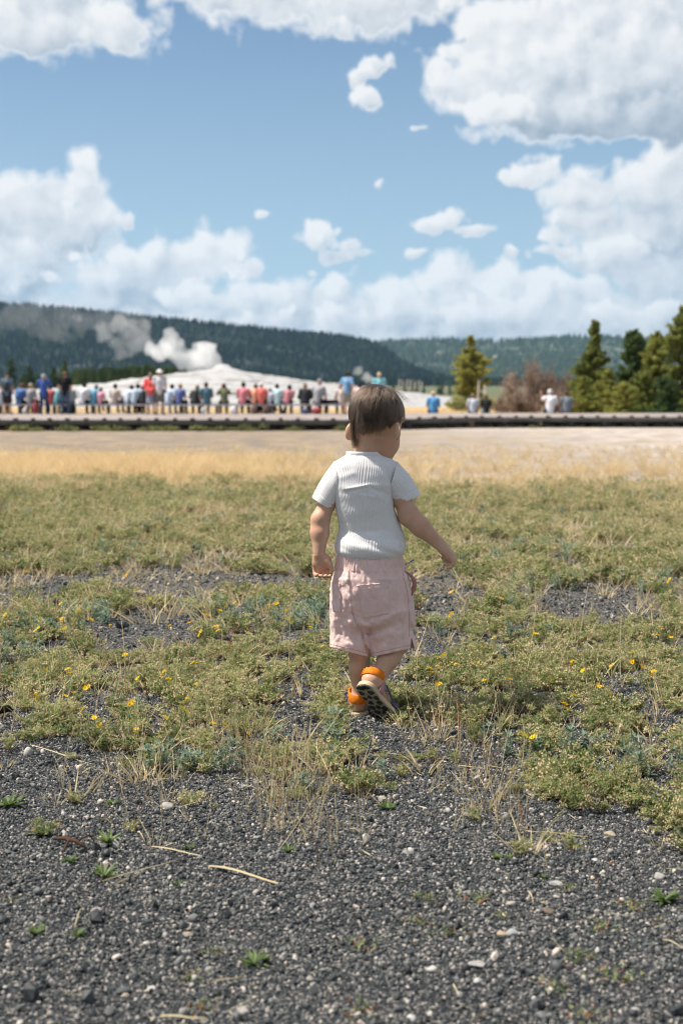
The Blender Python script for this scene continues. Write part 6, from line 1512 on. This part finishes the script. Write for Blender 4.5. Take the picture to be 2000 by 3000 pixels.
# ================================================================== the crowd
CLOTH = {}
def cloth(c, rough=.85):
    c = tuple(sum(c)/3*0.20+x*0.80 for x in c); k = tuple(round(x, 3) for x in c)  # greyed slightly: distance haze and blur put into the cloth colour
    if k not in CLOTH: CLOTH[k] = mat('cloth_%d' % len(CLOTH), c, rough, .15, (60, .5, .006), (9, .2))
    return CLOTH[k]
PSKIN = mat('spectator_skin', (.50, .29, .20), .55, .3, None, (8, .12)); SHOE = mat('dark_shoe', (.04, .04, .045), .6, .3)  # one skin tone shared by all spectators
def body_pose(kind):
    """joint positions; the person looks along +Y, feet (or seat front) at the origin"""
    j = {}
    if kind.startswith('stand'):
        hip = 0.92; j.update(pel=(0, 0, hip), chest=(0, .01, 1.28), neck=(0, .02, 1.47), head=(0, .045, 1.615))
        for s, n in ((-1, 'l'), (1, 'r')):
            st = .11 if kind != 'stand_close' else .08
            j['hip'+n] = (s*.09, 0, .90); j['kn'+n] = (s*st, .03, .49); j['an'+n] = (s*(st+.01), -.01, .08); j['toe'+n] = (s*(st+.04), .16, .03); j['sh'+n] = (s*.185, .01, 1.41)
            if kind == 'stand_camera': j['el'+n] = (s*.27, .20, 1.27); j['ha'+n] = (s*.09, .26, 1.52)
            elif kind == 'stand_hips': j['el'+n] = (s*.30, -.07, 1.16); j['ha'+n] = (s*.16, -.10, .98) if s < 0 else (s*.17, .10, 1.02)
            elif kind == 'stand_clasp': j['el'+n] = (s*.26, -.09, 1.16); j['ha'+n] = (s*.04, -.17, 1.0)
            else: j['el'+n] = (s*.24, -.02, 1.14); j['ha'+n] = (s*.24, .08, .90)
    else:
        j.update(pel=(0, 0, .10), chest=(0, .03, .42), neck=(0, .07, .60), head=(0, .11, .745))
        if kind == 'sit_lean': j.update(chest=(.03, .10, .41), neck=(.07, .20, .56), head=(.08, .27, .69))
        for s, n in ((-1, 'l'), (1, 'r')):
            j['hip'+n] = (s*.09, .02, .08); j['kn'+n] = (s*.13, .44, .09); j['an'+n] = (s*.13, .42, -.33); j['toe'+n] = (s*.15, .58, -.38); c = np.array(j['neck']); j['sh'+n] = (c[0]+s*.175, c[1]-.04, c[2]-.06)
            if kind == 'sit_camera': j['el'+n] = (s*.27, .22, .42); j['ha'+n] = (s*.10, .24, .70)
            elif kind == 'sit_wave' and s < 0: j['el'+n] = (-.27, .14, .50); j['ha'+n] = (-.33, .12, .74)
            else: j['el'+n] = (s*.25, .08, .28); j['ha'+n] = (s*.13, .34, .18)
    return {k: np.array(v, float) for k, v in j.items()}
def build_pose(kind):
    j = body_pose(kind); long_ = {}
    def segs(which, inf=0.0):
        L = []
        if 'torso' in which: L += [(j['pel'], (j['pel']+j['chest'])/2, .125, .120), ((j['pel']+j['chest'])/2, j['chest'], .120, .130), (j['chest'], j['neck']*.75+j['chest']*.25, .125, .075), (j['shl'], j['shr'], .062, .062)]
        if 'pelvis' in which: L += [(j['hipl'], j['hipr'], .105, .105), (j['pel'], j['pel']+np.array((0, 0, .03)), .115, .115)]
        for n in 'lr':
            if 'uparm' in which: L += [(j['sh'+n], j['el'+n], .056, .044)]
            if 'halfarm' in which: L += [(j['sh'+n], j['sh'+n]*.35+j['el'+n]*.65, .060, .055)]
            if 'forearm' in which: L += [(j['el'+n], j['ha'+n], .043, .032)]
            if 'hand' in which: L += [(j['ha'+n], j['ha'+n]+(j['ha'+n]-j['el'+n])*.22, .036, .030)]
            if 'thigh' in which: L += [(j['hip'+n], j['kn'+n], .088, .060)]
            if 'halfthigh' in which: L += [(j['hip'+n], j['hip'+n]*.1+j['kn'+n]*.9, .098, .085)]
            if 'shin' in which: L += [(j['kn'+n], j['an'+n], .058, .040)]
            if 'foot' in which: L += [(j['an'+n], j['toe'+n], .045, .035)]
        if 'neck' in which: L += [(j['neck']-np.array((0, 0, .05)), j['head']-np.array((0, 0, .06)), .055, .052)]
        return [(a, b, r0+inf, r1+inf) for a, b, r0, r1 in L]
    def surf(S, extra=None, cut=None, flat=.72):
        A = np.array([q for s in S for q in (s[0], s[1])]); lo = A.min(0)-.2; hi = A.max(0)+.22
        def f(p):
            d = None
            for a, b, r0, r1 in S:
                q = p
                e = sd_cone(q, a, b, r0, r1); d = e if d is None else smin(d, e, .05)
            if extra is not None: d = smin(d, extra(p), .03)
            if cut is not None: d = np.maximum(d, cut(p))
            return d
        V, Q = polygonise(f, lo, hi, .026, 2); return mesh('body', V, Q, True)
    head = lambda p: np.minimum(sd_ell(p, j['head'], (.078, .098, .115)), sd_ell(p, j['head']+np.array((0, .09, -.02)), (.018, .025, .03)))
    out = {'body': surf(segs(('torso', 'pelvis', 'uparm', 'forearm', 'hand', 'thigh', 'shin', 'foot', 'neck')), head)}
    out['shirt'] = surf(segs(('torso', 'halfarm'), .020)+[(j['pel']-np.array((0, 0, .03)), j['chest'], .150, .150)])
    out['jacket'] = surf(segs(('torso', 'uparm', 'forearm'), .026)+[(j['pel']-np.array((0, 0, .06)), j['chest'], .155, .150)])
    out['trousers'] = surf(segs(('pelvis', 'thigh', 'shin'), .016)); out['shorts'] = surf(segs(('pelvis', 'halfthigh'), .012))
    if kind.startswith('stand'): out['skirt'] = surf([(j['pel'], j['pel']-np.array((0, 0, .42)), .135, .20)], None, lambda p: (.46-p[:, 2]))
    out['shoes'] = surf([(j['an'+n]*.5+j['toe'+n]*.5-np.array((0, .06, .01)), j['toe'+n], .055, .045) for n in 'lr'])
    h = j['head']; up = np.array((0, -.025, .025))
    hs = lambda p, lowcut: np.maximum(sd_ell(p, h+up*.6, (.093, .108, .118)), np.maximum(p[:, 1]-h[1]-.055, -(p[:, 2]-h[2]+lowcut)))
    def box(fn, lo, hi): V, Q = polygonise(fn, lo, hi, .017, 2); return mesh('hair', V, Q, True)
    out['hair'] = box(lambda p: hs(p, .05), h-.2, h+.2); out['long_hair'] = box(lambda p: smin(hs(p, .08), sd_cone(p, h+np.array((0, -.05, -.04)), h+np.array((0, -.10, -.30)), .085, .06), .04), h-.45, h+.22)
    out['ponytail'] = box(lambda p: smin(hs(p, .04), sd_cone(p, h+np.array((0, -.12, .0)), h+np.array((0, -.14, -.22)), .035, .03), .03), h-.42, h+.22)
    out['cap'] = box(lambda p: smin(np.maximum(sd_ell(p, h+np.array((0, -.005, .035)), (.098, .112, .098)), -(p[:, 2]-h[2]-.035)), sd_ell(p, h+np.array((0, .14, .045)), (.07, .075, .012)), .02), h-.25, h+.26)
    out['hat'] = box(lambda p: smin(np.maximum(sd_ell(p, h+np.array((0, 0, .04)), (.10, .115, .105)), -(p[:, 2]-h[2]-.02)), sd_ell(p, h+np.array((0, 0, .035)), (.16, .175, .018)), .02), h-.25, h+.26)
    pc = (j['chest']+j['pel'])*.5+np.array((0, -.17, .07)); out['backpack'] = box(lambda p: smin(sd_ell(p, pc, (.15, .09, .21)), sd_ell(p, pc+np.array((0, -.07, -.05)), (.10, .05, .10)), .03), pc-.32, pc+.32)
    return out
POSES = {k: build_pose(k) for k in ('stand', 'stand_camera', 'stand_hips', 'stand_clasp', 'sit', 'sit_lean', 'sit_camera', 'sit_wave')}
def person(pose, px, Y, base_z, size, label, top, bot, hair, head='hair', top_kind='shirt', bot_kind='trousers', headwear=None, pack=None, skin=None, turn=0.0, lean=0.0, group='spectators on the boardwalk'):
    x = (px-1000)/FPX*Y; r = empty('person', (x, Y, base_z), turn); r.scale = (size,)*3; r.rotation_euler = (lean, 0, turn); tag(r, label, 'person', group); ps = POSES[pose]
    def add(nm, me, m):
        o = obj(nm, ps[me], r, None, True)
        if not ps[me].materials: ps[me].materials.append(PSKIN)
        o.material_slots[0].link = 'OBJECT'; o.material_slots[0].material = m
    add('body', 'body', skin or PSKIN); add('shirt' if top_kind == 'shirt' else 'jacket', top_kind, cloth(top)); add(bot_kind, bot_kind, cloth(bot)); add('shoes', 'shoes', SHOE)
    if hair is not None: add('hair', head, cloth(hair, .6))
    if headwear: add(headwear[0], headwear[0], cloth(headwear[1]))
    if pack: add('backpack', 'backpack', cloth(pack))
BLK, DRK, BRN, BLD, GRY = (.018, .018, .022), (.025, .018, .014), (.10, .052, .028), (.36, .24, .12), (.40, .39, .38)
JEAN, NAVY, KHA = (.055, .095, .17), (.03, .045, .09), (.30, .25, .18)
def build_crowd():
    Z = DECK_Z; S = SEAT_Z; BY = BENCH_Y
    sit = [  # x, pose, size, label, top, bottom, hair, options
        (8, 'sit', 1.0, 'seated person in pale grey blue at the left edge of the picture', (.42, .47, .54), DRK, DRK, {}),
        (62, 'sit', 1.0, 'seated person in blue shirt with blue backpack and red cap', (.07, .16, .42), DRK, BRN, dict(headwear=('cap', (.22, .05, .05)), pack=(.03, .13, .34))),
        (92, 'sit', .98, 'seated person in grey shirt and tan hat', (.30, .30, .32), DRK, None, dict(headwear=('cap', (.42, .34, .24)))),
        (150, 'sit', .9, 'seated person in red half hidden by the blue-capped photographer', (.55, .08, .09), DRK, DRK, {}),
        (168, 'sit', .98, 'seated person in turquoise shirt and white cap', (.12, .38, .44), (.05, .12, .15), None, dict(headwear=('cap', (.60, .61, .63)))),
        (211, 'sit', .92, 'seated person in grey green half hidden by the man in black', (.20, .28, .30), BLK, DRK, {}),
        (247, 'sit', 1.04, 'seated person in white shirt left of the bright blue shirt', (.62, .65, .70), BLK, DRK, {}),
        (276, 'sit', .98, 'seated person in bright turquoise blue shirt and jeans', (.07, .32, .48), JEAN, (.16, .15, .15), {}),
        (297, 'sit', .78, 'seated child in pink shirt with black hair', (.66, .27, .34), (.07, .045, .04), BLK, {}),
        (339, 'sit', .96, 'seated person in beige shirt alone on the bench', (.44, .38, .34), (.20, .16, .14), DRK, {}),
        (374, 'sit', .98, 'seated person in light blue shirt left of a matching neighbour', (.48, .58, .70), BLK, DRK, {}),
        (395, 'sit', 1.03, 'seated person in grey blue shirt and black trousers', (.34, .45, .55), BLK, DRK, {}),
        (419, 'sit_lean', .98, 'seated person in black left of the red jacket', (.03, .035, .04), BLK, DRK, dict(turn=.3)),
        (494, 'sit_lean', 1.0, 'seated person in pale blue leaning over beside the white-hatted man', (.42, .54, .70), (.30, .36, .46), DRK, {}),
        (527, 'sit', .98, 'seated person in indigo shirt with short fair hair', (.09, .13, .34), BLK, BLD, dict(turn=-.3)),
        (572, 'sit', .98, 'seated woman in black top with long light brown hair', (.03, .035, .035), BLK, (.20, .12, .065), dict(head='long_hair')),
        (606, 'sit', 1.04, 'seated person in patterned dark teal shirt', (.055, .15, .21), (.30, .30, .32), BRN, {}),
        (658, 'sit_camera', .98, 'seated person in olive shirt holding a camera up', (.13, .15, .075), BLK, DRK, {}),
        (713, 'sit', 1.04, 'seated person in rose pink shirt with dark hair', (.62, .17, .21), BLK, DRK, {}),
        (746, 'sit', .97, 'seated person in pale orange behind the orange red shirt', (.66, .26, .14), BRN, BRN, {}),
        (766, 'sit', 1.02, 'seated person in orange red shirt and white cap', (.76, .11, .075), BLK, None, dict(headwear=('cap', (.66, .64, .62)))),
        (791, 'sit', .74, 'small seated child in lilac white next to the orange red shirt', (.50, .50, .58), NAVY, BLK, {}),
        (812, 'sit', .97, 'seated person in pale aqua shirt and black trousers', (.42, .62, .64), BLK, DRK, {}),
        (841, 'sit', .97, 'seated woman in dusty rose top with black long hair', (.50, .17, .20), BLK, BLK, dict(head='long_hair')),
        (894, 'sit', 1.0, 'seated person in black quilted jacket with fair hair', (.03, .035, .04), BLK, (.26, .15, .09), dict(head='long_hair', top_kind='jacket')),
        (931, 'sit', 1.2, 'tall seated man in grey shirt and grey cap', (.30, .30, .33), BLK, None, dict(headwear=('cap', (.24, .24, .24)))),
        (999, 'sit', .95, 'seated person in pale shirt half hidden by the man in khaki shorts', (.55, .45, .42), BLK, BRN, {}),
        (1051, 'sit', 1.02, 'seated person in light pink shirt just left of the toddler\'s head', (.62, .38, .38), BLK, DRK, {})]
    rp = random.Random(12)
    for px, pose, size, lb, top, bot, hair, kw in sit:
        kw.setdefault('turn', rp.uniform(-.5, .5)); kw.setdefault('lean', rp.uniform(-.10, .06))
        if pose == 'sit' and rp.random() < .3: pose = 'sit_lean'
        person(pose, px, BY-.05, S+.004, size, lb, top, bot, hair, **kw)
    Y = 58.4
    person('stand', 25, Y, Z, .97, 'standing hiker in dark cap, shorts and dark backpack at far left', (.10, .16, .22), (.025, .03, .04), None, bot_kind='shorts', headwear=('cap', (.035, .045, .06)), pack=(.03, .04, .045))
    person('stand_camera', 132, Y-.4, Z, .94, 'standing woman in blue hoodie and light blue cap raising a camera', (.025, .085, .36), NAVY, BLD, head='ponytail', top_kind='jacket', headwear=('cap', (.16, .44, .70)))
    person('stand', 194, Y-.3, Z, 1.0, 'standing man in black shirt and jeans', (.012, .012, .014), JEAN, (.16, .075, .04))
    person('stand_clasp', 444, Y-.6, Z, .97, 'standing woman in red jacket, long hair and grey skirt', (.80, .045, .045), (.20, .22, .32), (.20, .12, .06), head='long_hair', top_kind='jacket', bot_kind='skirt')
    person('stand', 470, Y-.7, Z, 1.04, 'standing man in white hat, pale shirt and khaki shorts', (.55, .53, .56), (.15, .145, .12), None, bot_kind='shorts', headwear=('hat', (.72, .68, .65)))
    person('stand_hips', 1017, Y+.3, Z, 1.0, 'standing man in blue shirt and khaki shorts with hands on hips', (.14, .32, .55), KHA, DRK, bot_kind='shorts', headwear=('cap', (.07, .07, .075)), turn=-.5)
    person('stand', 1110, Y, Z, .98, 'standing woman with blond hair in turquoise top above the toddler\'s head', (.16, .48, .56), JEAN, (.55, .40, .20), head='hair')
    e = FAR_EDGE-.15; g2 = 'spectators seated on the edge of the boardwalk'
    person('sit', 1268, e, Z+.012, 1.04, 'man in bright blue shirt and tan cap sitting on the boardwalk edge', (.035, .26, .56), NAVY, None, headwear=('cap', (.50, .38, .24)), group=g2)
    person('sit', 1384, e, Z+.012, .94, 'person in pale grey shirt with short reddish hair sitting on the boardwalk edge', (.44, .48, .55), JEAN, (.26, .12, .07), group=g2)
    person('sit', 1422, e, Z+.012, .90, 'woman in black top with long brown hair sitting on the boardwalk edge', (.02, .02, .022), (.28, .38, .52), (.13, .065, .04), head='long_hair', group=g2)
    person('sit_wave', 1609, e, Z+.012, 1.14, 'grey haired man in white shirt raising one arm, on the boardwalk edge', (.68, .67, .70), NAVY, (.55, .55, .55), group=g2)
    person('sit', 1657, e, Z+.012, 1.06, 'person in slate grey shirt with dark hair at the right end', (.15, .18, .22), (.10, .12, .16), (.06, .03, .022), group=g2)
    # bags and things by the benches
    def bag(px, Y, w_, h_, c, lb):
        x = (px-1000)/FPX*Y; V, Q = polygonise(lambda p: smin(sd_ell(p, (0, 0, h_*.45), (w_*.5, w_*.36, h_*.5)), sd_ell(p, (0, -w_*.2, h_*.3), (w_*.3, w_*.2, h_*.25)), .04), (-w_, -w_, -.1), (w_, w_, h_*1.2), .02, 2); r = empty('bag', (x, Y, Z)); tag(r, lb, 'bag', 'bags by the benches')
        V[:, 2] = np.maximum(V[:, 2], .004); obj('bag_body', mesh('bag_body', V, Q, True), r, cloth(c), True); MB().tube([(-w_*.2, 0, h_*.88), (-w_*.1, 0, h_*1.12), (w_*.1, 0, h_*1.12), (w_*.2, 0, h_*.88)], .014, 5).obj('handle', cloth((.05, .05, .05)), r, True, True)
    for a in ((107, 58.9, .25, .55, (.34, .05, .06), 'red bag standing right of the tan hat'), (76, 59.0, .22, .26, (.55, .55, .55), 'white bag under the leftmost bench'), (686, 58.9, .30, .36, (.62, .62, .66), 'white bag on the deck left of the rose pink shirt'), (597, 59.0, .20, .30, (.52, .53, .56), 'pale bag under the bench by the dark teal shirt'), (782, 58.9, .34, .40, (.11, .075, .06), 'brown bag on the deck below the orange red shirt'), (745, 58.9, .32, .36, (.16, .085, .065), 'reddish brown bag below the pale orange shirt'), (830, 58.9, .26, .20, (.02, .02, .022), 'small black bag under the pale aqua shirt'), (894, 58.9, .40, .22, (.04, .06, .14), 'navy bag below the black quilted jacket'), (928, 58.9, .44, .28, (.30, .03, .04), 'red bag below the grey-capped man'), (213, 58.8, .30, .50, (.02, .02, .022), 'black bag right of the man in black'), (143, 58.3, .22, .48, (.03, .035, .05), 'dark shoulder bag beside the woman in blue')): bag(*a)
    x = (978-1000)/FPX*BY; tag(MB().tube([(x-.35, BY, S+.08), (x, BY, S+.10), (x+.3, BY, S+.07)], [.07, .09, .06], 8).obj('folded_jacket', cloth((.02, .02, .024)), None, True), 'black folded jacket lying on the bench left of the standing man', 'jacket')
build_crowd()
